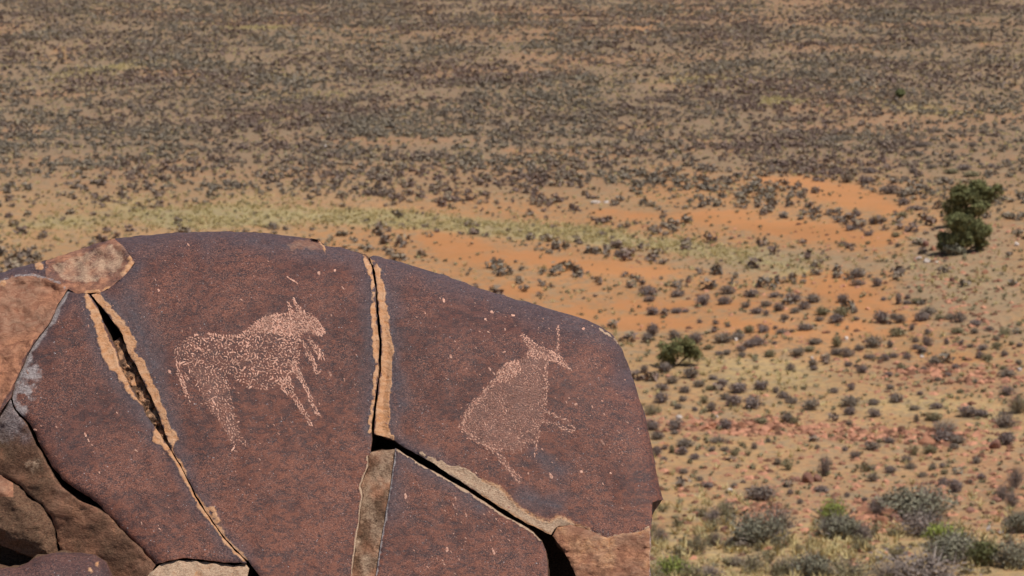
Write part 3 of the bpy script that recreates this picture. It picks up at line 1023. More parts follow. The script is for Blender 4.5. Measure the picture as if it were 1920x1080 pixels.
# ---------------- body of the boulder behind and below the slabs
def build_core():
    ring = [(-120, 640), (0, 590), (100, 560), (215, 530), (330, 515), (420, 512), (570, 525), (690, 560), (830, 595), (960, 640), (1060, 670), (1120, 720), (1150, 800), (1170, 900), (1190, 1000), (1190, 1310), (600, 1310), (-120, 1310)]
    ring = densify(ring, 25, 3, 91)
    v, f, bnd = triangulate(ring, 25, 91)
    V = W(v, base_s(v) + 0.20)
    n0 = len(V)
    bv = sorted({x for e in bnd for x in e})
    idx = {x: i for i, x in enumerate(bv)}
    bv = np.array(bv)
    Vs, F4, prev, off = [V], [], bv, n0
    cen = V.mean(0)
    base = 18.0
    for k, (back, drop) in enumerate(((0.15, 0.05), (0.4, 0.25), (0.7, 0.6))):
        Q = V[bv].copy()
        Q[:, 1] += back
        Q[:, 2] = np.where(Q[:, 2] > base, Q[:, 2] - drop * (Q[:, 2] - base) - 0.02, Q[:, 2])
        Vs.append(Q)
        cur = np.arange(off, off + len(bv))
        for a, b in bnd:
            F4.append((prev[idx[b]], prev[idx[a]], cur[idx[a]], cur[idx[b]]))
        prev = cur
        off += len(bv)
    VV = np.vstack(Vs)
    lo = VV.copy()
    at = {k: np.zeros(len(VV)) for k in ATTRS}
    at["brown"] = np.ones(len(VV))
    me = mesh_np("boulder", VV, [f, np.array(F4)], at, smooth=True)
    o = link("boulder", me, M_ROCK)
    tag(o, "dark heart of the cracked boulder seen black through the open cracks", "boulder")


build_core()


# ---------------- pecked engravings: thousands of short chipped strokes lying on the varnish
def strokes(items, sfun, name, parent, label=None):
    """items: array of px, py, angle, length, width, tint"""
    it = np.asarray(items)
    c, ang, L, wd = it[:, :2], it[:, 2], it[:, 3], it[:, 4]
    t = np.c_[np.cos(ang), np.sin(ang)]
    q = np.c_[-t[:, 1], t[:, 0]]
    r = np.random.default_rng(5)
    pts = []
    for a, b in ((-1, 0), (-.45, -.9), (.45, -1), (1, 0), (.5, .9), (-.5, 1)):
        aj = a + r.uniform(-.15, .15, len(it))
        bj = b * r.uniform(.65, 1.25, len(it))
        pts.append(c + t * (L / 2 * aj)[:, None] + q * (wd / 2 * bj)[:, None])
    pts.append(c)
    P = np.stack(pts, 1).reshape(-1, 2)
    lift = np.tile(np.array([.00035] * 6 + [.0010]), len(it))
    V = W(P, sfun(P) - lift)
    b = np.arange(len(it))[:, None] * 7
    F = np.vstack([b + np.array([6, (k + 1) % 6, k]) for k in range(6)])
    me = mesh_np(name, V, F, {"tint": np.repeat(it[:, 5], 7)})
    o = link(name, me, M_PECK, parent)
    o["kind"] = "stuff"
    if label: o["label"] = label
    return o


def fill_strokes(poly, dens, rng, L=(5, 9), wd=(1.8, 3.0), tint=(.45, 1), ang=None, spread=.9, mind=3.0, edge=0.0):
    poly = np.array(poly)
    lo, hi = poly.min(0), poly.max(0)
    n = int(np.prod(hi - lo) * dens)
    P = rng.uniform(lo, hi, (n, 2))
    P = P[sd(P + np.c_[fbm(P / 6.0, 2, 301), fbm(P / 6.0 + 9, 2, 302)] * 1.3, poly) > 0]
    P = P[rng.uniform(0, 1, len(P)) < 0.92 + 0.75 * fbm(P / 17.0, 2, 303)]
    d = seg_dist(P, poly)
    if edge: P = P[rng.uniform(0, 1, len(P)) < (1 - edge) + edge * np.exp(-d / 7)]
    # thin to a minimum spacing
    keep, cell = [], {}
    for i, p in enumerate(P):
        k = (int(p[0] // mind), int(p[1] // mind))
        ok = True
        for a in (-1, 0, 1):
            for b in (-1, 0, 1):
                for j in cell.get((k[0] + a, k[1] + b), ()):
                    if (P[j] - p) @ (P[j] - p) < mind * mind: ok = False
        if ok:
            keep.append(i)
            cell.setdefault(k, []).append(i)
    P = P[keep]
    base = (fbm(P / 24.0, 2, 60) * 2.2 if ang is None else np.full(len(P), ang))
    a = base + rng.normal(0, spread, len(P))
    m = len(P)
    g = np.exp(rng.normal(0, .25, m))
    tn = np.clip(rng.uniform(*tint, m) + .35 * fbm(P / 20.0, 2, 305), 0, 1)
    return np.c_[P, a, rng.uniform(*L, m) * g, rng.uniform(*wd, m) * np.sqrt(g), tn]


def line_strokes(L, step, rng, wid=2.0, ln=(4, 8), wd=(1.8, 2.8), tint=(.5, 1)):
    pts = densify([*L], step, 0, 1)[: -max(1, int(np.hypot(*(np.array(L[-1]) - np.array(L[0]))) / step))]
    d = np.gradient(pts, axis=0)
    a = np.arctan2(d[:, 1], d[:, 0]) + rng.normal(0, .35, len(pts))
    m = len(pts)
    return np.c_[pts + rng.normal(0, wid, (m, 2)), a, rng.uniform(*ln, m), rng.uniform(*wd, m), rng.uniform(*tint, m)]


def engravings():
    r = np.random.default_rng(77)
    Z = [fill_strokes(Z_BODY, .26, r, (2.8, 8.5), (1.7, 3.1), (.25, 1), spread=1.2, mind=4.0, edge=.25),
         fill_strokes(Z_MANE, .40, r, (2.8, 6), (2.0, 3.3), (.45, 1), spread=1.0, mind=2.5),
         fill_strokes(Z_HIND, .20, r, (2.5, 7), (1.6, 2.9), (.1, .95), ang=1.15, spread=.7, mind=3.8, edge=.4)]
    for z in (Z_FORE, Z_FORE2, Z_BEARD, Z_BEARD2, Z_EAR, Z_EAR2, Z_TAIL, Z_TAIL2):
        Z.append(fill_strokes(z, .5, r, (4, 8), (1.7, 2.8), (.45, 1), ang=1.05, spread=.5, mind=2.9))
    # single row of upright pecks along the back
    back = Zc([(290, 335), (330, 345), (380, 350), (430, 350), (475, 350)])
    q = line_strokes(back, 5, r, .6, (6, 8), (2, 2.6), (.7, 1))
    q[:, 2] = 1.5
    Z.append(q)
    strokes(np.vstack(Z), sB, "animal_engraving", slabB, "pale pecked zebra-like animal with ears, neck and legs")
    A = [fill_strokes(A_BODY, .32, r, (2.2, 5.2), (1.3, 2.4), (.0, .62), spread=1.2, mind=3.1, edge=.25),
         fill_strokes(A_SHOULDER, .4, r, (3, 5.5), (1.8, 2.8), (.4, 1), mind=2.5),
         fill_strokes(A_HEAD, .4, r, (3, 6), (1.6, 2.6), (.5, 1), ang=.6, spread=.7, mind=2.7)]
    for L in A_LINES: A.append(line_strokes(L, 2.4, r, 1.9, (3, 6), (1.5, 2.3), (.4, 1)))
    for L in A_BACK: A.append(line_strokes(L, 1.0, r, 4.0, (3, 6), (1.5, 2.4), (.35, .9)))
    strokes(np.vstack(A), sC, "animal_engraving", slabC, "pale pecked antelope sitting upright with a long horn")

    def marks(poly, sf, parent, n, special, seed):
        rr = np.random.default_rng(seed)
        pl = np.array(poly)
        lo, hi = pl.min(0), np.minimum(pl.max(0), [1300, 1085])
        P = rr.uniform(lo, hi, (n * 3, 2))
        P = P[(sd(P, pl) > 8) & (seg_dist(P, TOP, False) > 14)]
        P = P[fbm(P / 45.0, 2, seed) > -.15][:n]
        m = len(P)
        big = rr.uniform(0, 1, m) ** 4
        S = np.c_[P, rr.uniform(.4, 1.4, m), 1.3 + 5.5 * big ** 2, 1.0 + 1.8 * big ** 2, rr.uniform(0, .8, m)]
        if special: S = np.vstack([S, [(x, y, a, l, w_, t_) for x, y, a, l, w_, t_ in special]])
        strokes(S, sf, "chip_marks", parent)
    marks(A_POLY, sA, slabA, 330, [(160, 815, 1.2, 11, 4, .8), (166, 826, 1.2, 8, 3, .7), (172, 834, .8, 6, 3, .5), (255, 845, .6, 9, 4, .4), (66, 806, 0, 8, 5, .9)], 3)
    marks(B_POLY, sB, slabB, 620, [(548, 525, .5, 18, 3.2, .9), (540, 520, .6, 8, 2.6, .8), (556, 530, .9, 9, 3, .6), (598, 512, 1.2, 8, 6, .6), (628, 507, .3, 5, 5, 1), (643, 540, .9, 10, 2.5, .7), (297, 544, 1.4, 7, 4, .9),
                                   (452, 562, .5, 7, 2.5, .8), (619, 702, 1.2, 11, 4, .3), (646, 712, 1.4, 9, 3, .4), (318, 697, 1.2, 8, 5, .8), (574, 665, 1.3, 9, 3, .5)], 5)
    marks(C_POLY, sC, slabC, 800, [(832, 563, 1.3, 9, 4.5, .95), (922, 585, .5, 8, 6, .7), (962, 591, .4, 9, 5, .95), (1033, 892, 1.1, 13, 6, .6), (990, 888, 1.2, 5, 4, .6), (1090, 884, .4, 7, 5, .8), (1094, 616, .1, 6, 5, .9),
                                   (910, 598, .2, 5, 4, .9), (845, 668, 1.4, 9, 4, .6), (918, 692, 1, 10, 4, .6), (926, 700, 1, 9, 3, .5), (1130, 830, 1, 16, 6, .1), (945, 660, -.2, 8, 2.5, .7), (1145, 887, .6, 5, 3, 1), (1080, 758, .2, 7, 5, .5)], 7)
    marks(D_POLY, sD, slabD, 320, [(760, 930, 1.5, 12, 6, .6), (838, 1030, 1.6, 11, 5, .8), (925, 1034, 1.3, 15, 5, .7), (854, 935, 1.4, 10, 4, .4), (874, 966, 1.3, 8, 4, .6)], 9)


engravings()


# ------------------------------------------------------------------ vegetation meshes
def leaf_cloud(n, rng, blobs_, size, up=0.0, flat=0.0, inner=0.35, shape='tri'):
    """leaves spread through a union of ellipsoids; returns V, F, tint"""
    B = np.array(blobs_, float)                         # cx,cy,cz,rx,ry,rz
    wgt = B[:, 3] * B[:, 4] * B[:, 5]
    k = rng.choice(len(B), n, p=wgt / wgt.sum())
    d = rng.normal(0, 1, (n, 3))
    d /= np.linalg.norm(d, axis=1)[:, None]
    rr = (inner + (1 - inner) * rng.uniform(0, 1, n)) ** 0.6
    lump = 1 + 0.28 * fbm(d * 2.3 + k[:, None] * 3.1, 2, 5)
    c = B[k, :3] + d * B[k, 3:] * (rr * lump)[:, None]
    c[:, 2] = np.maximum(c[:, 2], 0.01)
    # leaf frame: mostly facing outwards, jittered
    nrm = d + rng.normal(0, .75, (n, 3))
    nrm[:, 2] += up
    nrm /= np.linalg.norm(nrm, axis=1)[:, None]
    a = np.cross(nrm, rng.normal(0, 1, (n, 3)))
    a /= np.linalg.norm(a, axis=1)[:, None]
    b = np.cross(nrm, a)
    s = size * rng.uniform(.6, 1.35, n)[:, None]
    if shape == 'tri':
        V = np.stack([c + a * s, c - a * s * .5 + b * s * .8, c - a * s * .5 - b * s * .8], 1).reshape(-1, 3)
        F = np.arange(3 * n).reshape(-1, 3)
        m = 3
    else:
        V = np.stack([c + a * s, c + b * s * .5, c - a * s, c - b * s * .5], 1).reshape(-1, 3)
        F = np.arange(4 * n).reshape(-1, 4)
        m = 4
    tint = np.clip(rng.uniform(0, 1, n) * .7 + .3 * (fbm(c * 3.5, 2, 8) * .5 + .5), 0, 1)
    return V, F, np.repeat(tint, m)


def twigs(n, rng, h=.6, r=.45, th=.012, curve=.1):
    """thin bent stems fanning from the base"""
    V, F, T = [], [], []
    for i in range(n):
        az = rng.uniform(0, 2 * math.pi)
        lean = rng.uniform(0, 1) ** .7
        tip = np.array([math.cos(az) * r * lean, math.sin(az) * r * lean, h * (1 - .45 * lean ** 2) * rng.uniform(.6, 1.1)])
        b0 = rng.normal(0, .03, 3) * np.array([1, 1, 0])
        mid = (b0 + tip) / 2 + rng.normal(0, curve * .5, 3) * np.array([1, 1, .5])
        sd_ = np.cross(tip - b0, rng.normal(0, 1, 3))
        sd_ /= np.linalg.norm(sd_)
        o = len(V)
        V += [b0 + sd_ * th, b0 - sd_ * th, mid + sd_ * th * .7, mid - sd_ * th * .7, tip]
        F += [(o, o + 1, o + 3), (o, o + 3, o + 2), (o + 2, o + 3, o + 4)]
        T += [rng.uniform(0, 1)] * 5
    return np.array(V), np.array(F), np.array(T)


def merge(parts):
    Vs, Fs, Ts, off = [], [], [], 0
    for V, F, T in parts:
        Vs.append(V); Fs.append(F + off); Ts.append(T); off += len(V)
    return np.vstack(Vs), [f for f in Fs], np.concatenate(Ts)


def dome(rng, nb, spread=.22):
    out = [(0, 0, .26, .34, .34, .28)]
    for i in range(nb):
        a = rng.uniform(0, 6.28)
        q = rng.uniform(.1, 1) * spread
        s = rng.uniform(.17, .27)
        out.append((math.cos(a) * q, math.sin(a) * q, rng.uniform(.16, .36), s, s, s * .85))
    return out


# shared meshes: width about 1, height about 0.6
SMALL = []           # small bushes, one mesh each
for i in range(8):
    r = np.random.default_rng(100 + i)
    V, F, T = merge([leaf_cloud(520, r, dome(r, 7), .040, inner=.35), twigs(40, r, .66, .5, .010)])
    SMALL.append(mesh_np("shrub_foliage", V, F, {"tint": T}))
SMALL_OLIVE = [m.copy() for m in SMALL[:5]]
for m in SMALL: m.materials.append(M_GREY)
for m in SMALL_OLIVE: m.materials.append(M_OLIVE)

FOL, STEM = {}, []
for key, mat in (("greygreen", M_GREYGREEN), ("bright", M_BRIGHT), ("olive", M_OLIVE), ("grey", M_GREY), ("dark", M_DARKGREEN)):
    FOL[key] = []
    for i in range(3):
        r = np.random.default_rng(300 + i + len(key) * 7)
        V, F, T = leaf_cloud({"bright": 1500, "grey": 800, "olive": 1000}.get(key, 2200), r, dome(r, 11, .32), .024, inner=.3)
        me = mesh_np("shrub_foliage", V, F, {"tint": T})
        me.materials.append(mat)
        FOL[key].append(me)
for i in range(4):
    r = np.random.default_rng(500 + i)
    V, F, T = twigs(95, r, .72, .52, .0075, .12)
    me = mesh_np("shrub_stems", V, F, {"tint": T})
    me.materials.append(M_TWIG)
    STEM.append(me)

# ------------------------------------------------------------------ shrubs, placed where the photograph shows them
Z1 = """75,105,90,45 95,205,100,60 60,55,140,60 280,70,100,50 470,135,110,80 345,185,50,25 280,190,90,40 185,195,40,40 660,50,110,60 640,125,110,60 840,70,110,55 795,150,80,45 880,195,100,45 945,140,80,40 950,205,50,40
1005,75,80,40 1050,175,80,60 1160,105,120,60 1165,190,80,40 1230,165,90,60 1310,110,120,60 1370,205,110,60 1350,250,70,35 1090,240,60,40 1240,320,110,45 1140,335,50,25 1060,345,90,35 1015,310,40,30 930,335,100,55
820,340,80,55 740,335,40,30 640,415,140,70 730,390,110,50 820,450,110,60 890,435,110,60 760,475,70,40 515,465,60,40 420,420,110,80 260,390,100,70 95,365,90,95 50,410,90,70 760,525,70,45 650,505,70,40 595,505,60,30
870,525,40,30 1010,425,40,30 1310,425,110,45 1180,515,110,60 1300,590,70,55 980,520,90,50 1270,480,90,40 1400,550,40,40 1130,620,60,50 1310,620,60,35 190,635,110,70 380,680,110,80 250,720,90,60 110,690,80,60 30,640,60,60
170,770,100,50 340,790,90,50 440,745,90,50 530,770,70,40 620,735,90,50 550,690,80,35 740,790,140,70 910,770,110,70 1020,790,50,50 1080,830,90,45 1140,870,90,50 1280,920,130,80 850,910,150,95 700,890,110,80 640,840,80,50
165,865,110,75 320,855,60,50 290,910,60,45 410,925,50,30 480,870,60,60 540,930,80,70 910,1020,110,40 1100,1010,90,70 1160,1020,60,50 640,1060,100,70 270,1070,110,80 90,1070,110,70 450,265,40,30 570,275,50,35 660,295,40,25"""
Z2 = """80,110,90,60 390,95,50,25 500,125,50,85 570,85,40,40 560,125,70,30 640,120,90,40 730,200,110,50 80,220,130,70 170,190,60,40 40,265,110,60 180,245,60,30 370,265,110,90 460,235,60,45 510,265,90,60 680,250,130,60
810,240,80,40 890,238,80,38 960,260,90,70 1080,285,100,40 500,365,120,60 600,320,50,50 720,350,60,40 940,345,90,45 1070,345,60,40 1185,325,60,35 1300,360,90,50 45,445,80,80 25,505,70,50 110,520,110,60 205,470,80,40
320,445,130,70 435,450,50,60 630,410,50,40 630,460,70,35 720,440,80,70 680,490,90,50 860,425,40,45 970,430,40,40 1040,450,50,30 1130,470,80,40 1245,450,80,40 1240,395,40,25 1350,430,50,30 1410,445,50,35 1110,530,60,50
1170,545,80,50 1295,515,60,45 1405,580,50,40 1285,615,50,30 770,575,110,55 930,605,60,35 690,625,50,35 520,610,70,45 465,525,70,35 400,550,70,50 285,535,70,35 125,590,60,40 225,640,80,60 430,665,70,35 565,530,60,40
635,600,40,20 870,665,60,30 800,700,50,25 1075,715,50,25 1320,670,120,50 150,890,150,70 140,955,100,60 325,970,100,60 315,880,90,45 490,860,110,60 635,1010,40,60 765,1000,110,60 1020,970,140,80 1120,970,110,55 790,910,90,45
620,920,80,40 20,790,60,40 145,770,60,50 130,1030,50,35 660,805,50,25 970,790,60,25 440,760,70,35"""
Z3 = """130,60,100,60 260,20,70,20 345,115,130,55 320,175,80,60 130,180,70,70 190,135,40,40 240,160,40,50 410,210,70,45 705,180,60,50 640,145,70,35 540,150,60,40 180,220,50,35 330,315,70,40 510,420,90,45 910,520,180,100
1130,470,50,40 1370,450,110,35 1200,540,50,30 1330,130,40,25 960,80,40,20 1100,235,50,25 1040,250,60,50 770,110,50,30 860,130,50,45 450,370,50,30 700,420,50,25"""
Z4 = """305,140,110,60 180,200,70,50 740,165,110,60 915,130,70,40 430,85,90,40 100,145,50,30 565,230,80,50 590,280,80,45 440,310,90,50 295,295,80,45 235,280,40,30 310,375,80,60 755,285,60,45 830,270,50,30 845,320,60,40
920,295,40,25 1090,240,70,55 1125,355,70,45 680,340,70,35 840,410,90,60 930,455,120,90 245,525,50,40 115,490,40,30 1040,390,40,25 850,75,150,75 960,90,120,60 1320,100,130,90"""
Z5 = """1015,60,50,35 880,70,60,30 660,60,110,35 720,220,80,35 590,250,60,40 870,255,110,35 960,230,110,40 1080,200,40,25 1155,210,60,30 1030,275,150,35 810,320,90,40 660,365,70,35 430,400,130,60 520,480,90,45 610,520,110,30 510,575,80,45
180,565,60,45 370,605,70,35 295,620,60,50 140,665,90,40 260,705,60,35 460,715,60,40 480,785,50,30 260,765,40,25 80,780,70,35 150,780,40,25 180,1010,90,60 190,1065,90,40 330,1070,80,60 240,330,110,60 110,320,90,60 280,250,110,35"""


def parse(s, ox, oy, sc):
    return [(ox + a / sc, oy + b / sc, c / sc, d / sc) for a, b, c, d in (map(float, q.split(",")) for q in s.split())]


MANUAL = parse(Z1, 1200, 540, 4) + parse(Z2, 1560, 540, 4) + parse(Z3, 1200, 810, 4) + parse(Z4, 1560, 810, 4) + parse(Z5, 1560, 260, 3.858)

# landmarks for the labels
LANDMARKS = [("the dark round bush", 1272, 680), ("the pair of green trees", 1808, 470), ("the red rubble streak", 1420, 800),
             ("the three brown boulders", 1510, 895), ("the lone upright bush", 1545, 880), ("the lime green shrub", 1560, 960), ("the biggest grey-green bush", 1730, 960),
             ("the upper orange sand patch", 1590, 380), ("the long orange sand patch", 1500, 440), ("the orange sand beside the boulder", 1230, 605),
             ("the right orange clearing", 1600, 550), ("the square brown stone", 1865, 836), ("the boulder's notched corner", 1242, 945), ("the flat red rock", 1735, 825),
             ("the yellow grass streak", 1120, 442), ("the boulder's right edge", 1215, 780)]


def place_word(px, py, land=LANDMARKS):
    best = min(land, key=lambda L: (L[1] - px) ** 2 + ((L[2] - py) * 1.7) ** 2)
    dx, dy = px - best[1], (py - best[2]) * 1.7
    if math.hypot(dx, dy) < 18: w_ = "right beside"
    elif abs(dx) > abs(dy) * 1.8: w_ = "right of" if dx > 0 else "left of"
    elif abs(dy) > abs(dx) * 1.8: w_ = "in front of" if dy > 0 else "behind"
    else: w_ = ("front right of" if dx > 0 else "front left of") if dy > 0 else ("back right of" if dx > 0 else "back left of")
    return w_, best[0], math.hypot(dx, dy)


USED = []          # px footprints already taken


def add_shrubs():
    global USED
    cand = [(px, py, w_, h_) for px, py, w_, h_ in MANUAL if px < 1925]
    G = ground_hit(np.array([(c[0], c[1]) for c in cand]))
    recs = []
    r = np.random.default_rng(41)
    for (px, py, w_, h_), g in zip(cand, G):
        dist = np.linalg.norm(g - CPOS)
        wm, hm = w_ * dist / FPX, h_ * dist / FPX
        olive = r.uniform() < .16
        me = SMALL_OLIVE[r.integers(5)] if olive else SMALL[r.integers(8)]
        o = link("shrub", me, None, None, (g[0], g[1] + wm * .3, gz(g[0], g[1] + wm * .3) - .02))
        o.rotation_euler = (0, 0, r.uniform(0, 6.28))
        o.scale = (wm * 1.80, wm * 1.6, max(hm, .15) * 2.15)
        recs.append([o, px, py, w_, h_, olive])
        USED.append((px, py - h_ * .4, w_ * .5))
    # labels
    rows = {}
    for q in recs:
        o, px, py, w_, h_, olive = q
        rel, land, dd = place_word(px, py)
        size = "tiny" if w_ < 13 else "small" if w_ < 21 else "broad" if w_ < 29 else "large"
        shape = "upright" if h_ > w_ * .85 else "low spreading" if h_ < w_ * .42 else "rounded"
        tone = "olive" if olive else "grey"
        q += [f"{size} {shape} {tone} shrub", rel, land, dd]
        rows.setdefault((q[6], rel, land), []).append(q)
    for (what, rel, land), L in rows.items():
        L.sort(key=lambda q: q[9])
        for i, q in enumerate(L):
            o = q[0]
            t = f"{what} {rel} {land}"
            if len(L) > 1: t += ", " + ("nearest", "second nearest", "third nearest", "fourth nearest", "fifth nearest", "sixth nearest", "seventh nearest", "eighth nearest", "ninth nearest", "tenth nearest", "eleventh nearest", "twelfth nearest")[i]
            tag(o, t, "shrub", "low shrubs scattered over the plain")


add_shrubs()

# bigger shrubs near the hill foot, each with foliage and stems:  px, py(base), w, h, foliage, leafiness, label
BIG = [
    (1428, 938, 46, 26, "grey", "dense dark grey shrub standing alone on stony ground below the red rubble"),
    (1545, 893, 22, 38, "grey", "lone upright grey bush just behind the three brown boulders"),
    (1360, 966, 36, 28, "olive", "small olive bush with a dark base left of the large grey-green shrub"),
    (1336, 980, 34, 26, "twig", "pale twiggy shrub left of the small olive bush"),
    (1425, 1022, 78, 56, "greygreen", "large grey-green shrub with a dark middle left of the bright green shrub"),
    (1462, 1000, 58, 50, "twig", "grey twiggy shrub leaning behind the large grey-green shrub"),
    (1312, 1040, 34, 38, "olive", "upright olive twiggy shrub right of the boulder's lower edge"),
    (1342, 1024, 24, 28, "twig", "thin grey shrub just right of the upright olive shrub"),
    (1368, 1030, 28, 20, "olive", "low olive shrub at the foot of the large grey-green shrub"),
    (1238, 1020, 30, 32, "twig", "bare purplish shrub close against the boulder's lower right edge"),
    (1255, 1084, 58, 42, "bright", "bright green shrub at the frame bottom beside the boulder"),
    (1290, 1086, 40, 28, "olive", "dull olive shrub right of the bright green shrub by the boulder"),
    (1380, 1062, 32, 18, "grey", "low grey shrub in the dry grass at bottom centre"),
    (1412, 1076, 48, 36, "olive", "olive brown shrub in dry grass between grey shrubs at the bottom"),
    (1470, 1080, 50, 34, "olive", "second olive brown shrub in dry grass, right of the first"),
    (1525, 1088, 70, 50, "greygreen", "grey olive shrub at the bottom edge below the bright green shrub"),
    (1332, 1088, 44, 30, "twig", "pale dead shrub on the bottom edge of the picture"),
    (1562, 980, 54, 42, "bright", "bright lime green shrub in front of red rubble"),
    (1580, 1010, 70, 42, "greygreen", "dark grey-green shrub directly below the lime green shrub"),
    (1618, 1012, 44, 32, "twig", "brownish twiggy shrub between lime green and big grey-green bushes"),
    (1552, 1004, 30, 34, "twig", "thin twiggy shrub at the left foot of the lime green shrub"),
    (1728, 972, 100, 56, "greygreen", "biggest grey-green bush with a rounded dark crown at lower right"),
    (1678, 956, 52, 30, "greygreen", "pale grey-green bush joined to the left of the biggest bush"),
    (1645, 966, 32, 32, "twig", "brown twiggy shrub beside the dark rock ledge"),
    (1735, 1006, 96, 44, "twig", "wide tangle of bare twigs below the biggest grey-green bush"),
    (1776, 1026, 66, 46, "bright", "bright green bush below the biggest grey-green bush"),
    (1790, 1054, 84, 50, "greygreen", "dark green-grey bush under the lower right bright green bush"),
    (1838, 1064, 50, 54, "dark", "dark bluish green bush right of the lower right bright green bush"),
    (1912, 1000, 46, 40, "greygreen", "grey-green bush at the right edge of the frame"),
    (1898, 1070, 66, 52, "greygreen", "rough olive grey bush in the lower right corner"),
    (1735, 1098, 160, 50, "twig", "broad pale grey thicket at the bottom edge below the green bushes"),
    (1665, 1094, 70, 40, "twig", "grey thicket at the bottom left of the broad pale thicket"),
    (1600, 1092, 66, 42, "olive", "olive shrub at the bottom edge below the dark grey-green shrub"),
    (1905, 918, 30, 44, "twig", "tall purple-brown bare shrub near the right edge"),
    (1880, 938, 26, 30, "twig", "purple-brown bare shrub left of the tall one near the right edge"),
    (1897, 955, 26, 36, "twig", "bare shrub just below the tall purple-brown one"),
    (1890, 742, 26, 22, "twig", "whitish dead shrub on the stones at the far right"),
    (1910, 776, 34, 34, "olive", "olive green bush at the right edge beside pale twigs"),
    (1888, 802, 46, 28, "twig", "grey twiggy shrub below the olive bush at the right edge"),
    (1776, 812, 44, 22, "twig", "grey twiggy shrub beside the flat red rock"),
    (1222, 778, 28, 20, "olive", "olive shrub touching the boulder's right edge"),
    (1347, 831, 34, 14, "twig", "low pale grey shrub on tan ground right of the boulder"),
]
BIGREC = []


def add_big():
    G = ground_hit(np.array([(b[0], min(b[1], 1140)) for b in BIG], float))
    r = np.random.default_rng(43)
    for (px, py, w_, h_, kind, label), g in zip(BIG, G):
        dist = np.linalg.norm(g - CPOS)
        wm, hm = w_ * dist / FPX, h_ * dist / FPX
        y = g[1] + wm * .25
        e = link("shrub", None, None, None, (g[0], y, gz(g[0], y) - .03))
        e.empty_display_size = .2
        e.rotation_euler = (0, 0, r.uniform(0, 6.28))
        e.scale = (wm * 1.80, wm * 1.6, hm * 2.0)
        tag(e, label, "shrub", "larger shrubs at the hill foot")
        if kind != "twig":
            link("foliage", FOL[kind][r.integers(3)], None, e)
        else:
            f = link("foliage", FOL["grey"][r.integers(3)], None, e)
            f.scale = (.9, .9, .9)
        link("stems", STEM[r.integers(4)], None, e)
        USED.append((px, py - h_ * .4, w_ * .5))


add_big()


# ------------------------------------------------------------------ trees and the dark bush
def trunk_mesh(limbs, rng):
    V, F, T = [], [], []
    for a, b, ra, rb in limbs:
        a, b = np.array(a), np.array(b)
        d = b - a
        d = d / np.linalg.norm(d)
        u = np.cross(d, (.3, .9, .1)); u /= np.linalg.norm(u)
        v = np.cross(d, u)
        m = (a + b) / 2 + rng.normal(0, .05, 3)
        o = len(V)
        for c, rad in ((a, ra), (m, (ra + rb) / 2), (b, rb)):
            for k in range(6):
                V.append(c + rad * (math.cos(k * 1.047) * u + math.sin(k * 1.047) * v))
        for lvl in (0, 6):
            for k in range(6):
                F.append((o + lvl + k, o + lvl + (k + 1) % 6, o + lvl + 6 + (k + 1) % 6, o + lvl + 6 + k))
        T += [rng.uniform()] * 18
    return np.array(V), np.array(F), np.array(T)


def tree(name, px, py, parts, mat, label, seed, leaf=.075, n=5200, group=None, cat="tree", trunk_r=.05):
    """parts: crown lobes in photo px relative to the base (dx, dy up, rx, ry)"""
    g = ground_hit(np.array([(px, py)], float))[0]
    dist = np.linalg.norm(g - CPOS)
    k = dist / FPX * 1.1
    r = np.random.default_rng(seed)
    e = link(name, None, None, None, (g[0], g[1] + .3, gz(g[0], g[1] + .3) - .03))
    tag(e, label, cat, group)
    B = [(dx * k, r.uniform(-.35, .35) * rx * k, dy * k, rx * k, rx * k * .95, ry * k) for dx, dy, rx, ry in parts]
    sub = []
    for b in B:
        sub.append((b[0], b[1], b[2], b[3] * .75, b[4] * .75, b[5] * .75))
        for _ in range(6):
            d = r.normal(0, 1, 3); d /= np.linalg.norm(d)
            s = r.uniform(.28, .45)
            sub.append((b[0] + d[0] * b[3] * .7, b[1] + d[1] * b[4] * .7, b[2] + d[2] * b[5] * .65, b[3] * s, b[4] * s, b[5] * s))
    V, F, T = leaf_cloud(n, r, sub, leaf, inner=.25, shape='quad')
    # leave gaps: thin the leaves by a coarse noise
    c = V.reshape(-1, 4, 3).mean(1)
    keep = fbm(c * 2.6, 2, seed) > -.62
    V = V.reshape(-1, 4, 3)[keep].reshape(-1, 3)
    T = T.reshape(-1, 4)[keep].ravel()
    F = np.arange(len(V)).reshape(-1, 4)
    me = mesh_np("crown", V, F, {"tint": T})
    link("crown", me, mat, e)
    limbs = []
    for b in B:
        limbs.append(((r.normal(0, .05), r.normal(0, .05), 0), (b[0], b[1], b[2]), trunk_r, trunk_r * .4))
        for _ in range(3):
            q = r.normal(0, .5, 3)
            limbs.append(((b[0] * .6, b[1] * .6, b[2] * .6), (b[0] + q[0] * b[3], b[1] + q[1] * b[4], b[2] + abs(q[2]) * b[5]), trunk_r * .5, trunk_r * .2))
    V, F, T = trunk_mesh(limbs, r)
    link("trunk", mesh_np("trunk", V, F, {"tint": T}), M_BARK, e)
    USED.extend([(px + dx, py - dy, max(rx, ry)) for dx, dy, rx, ry in parts])
    return e


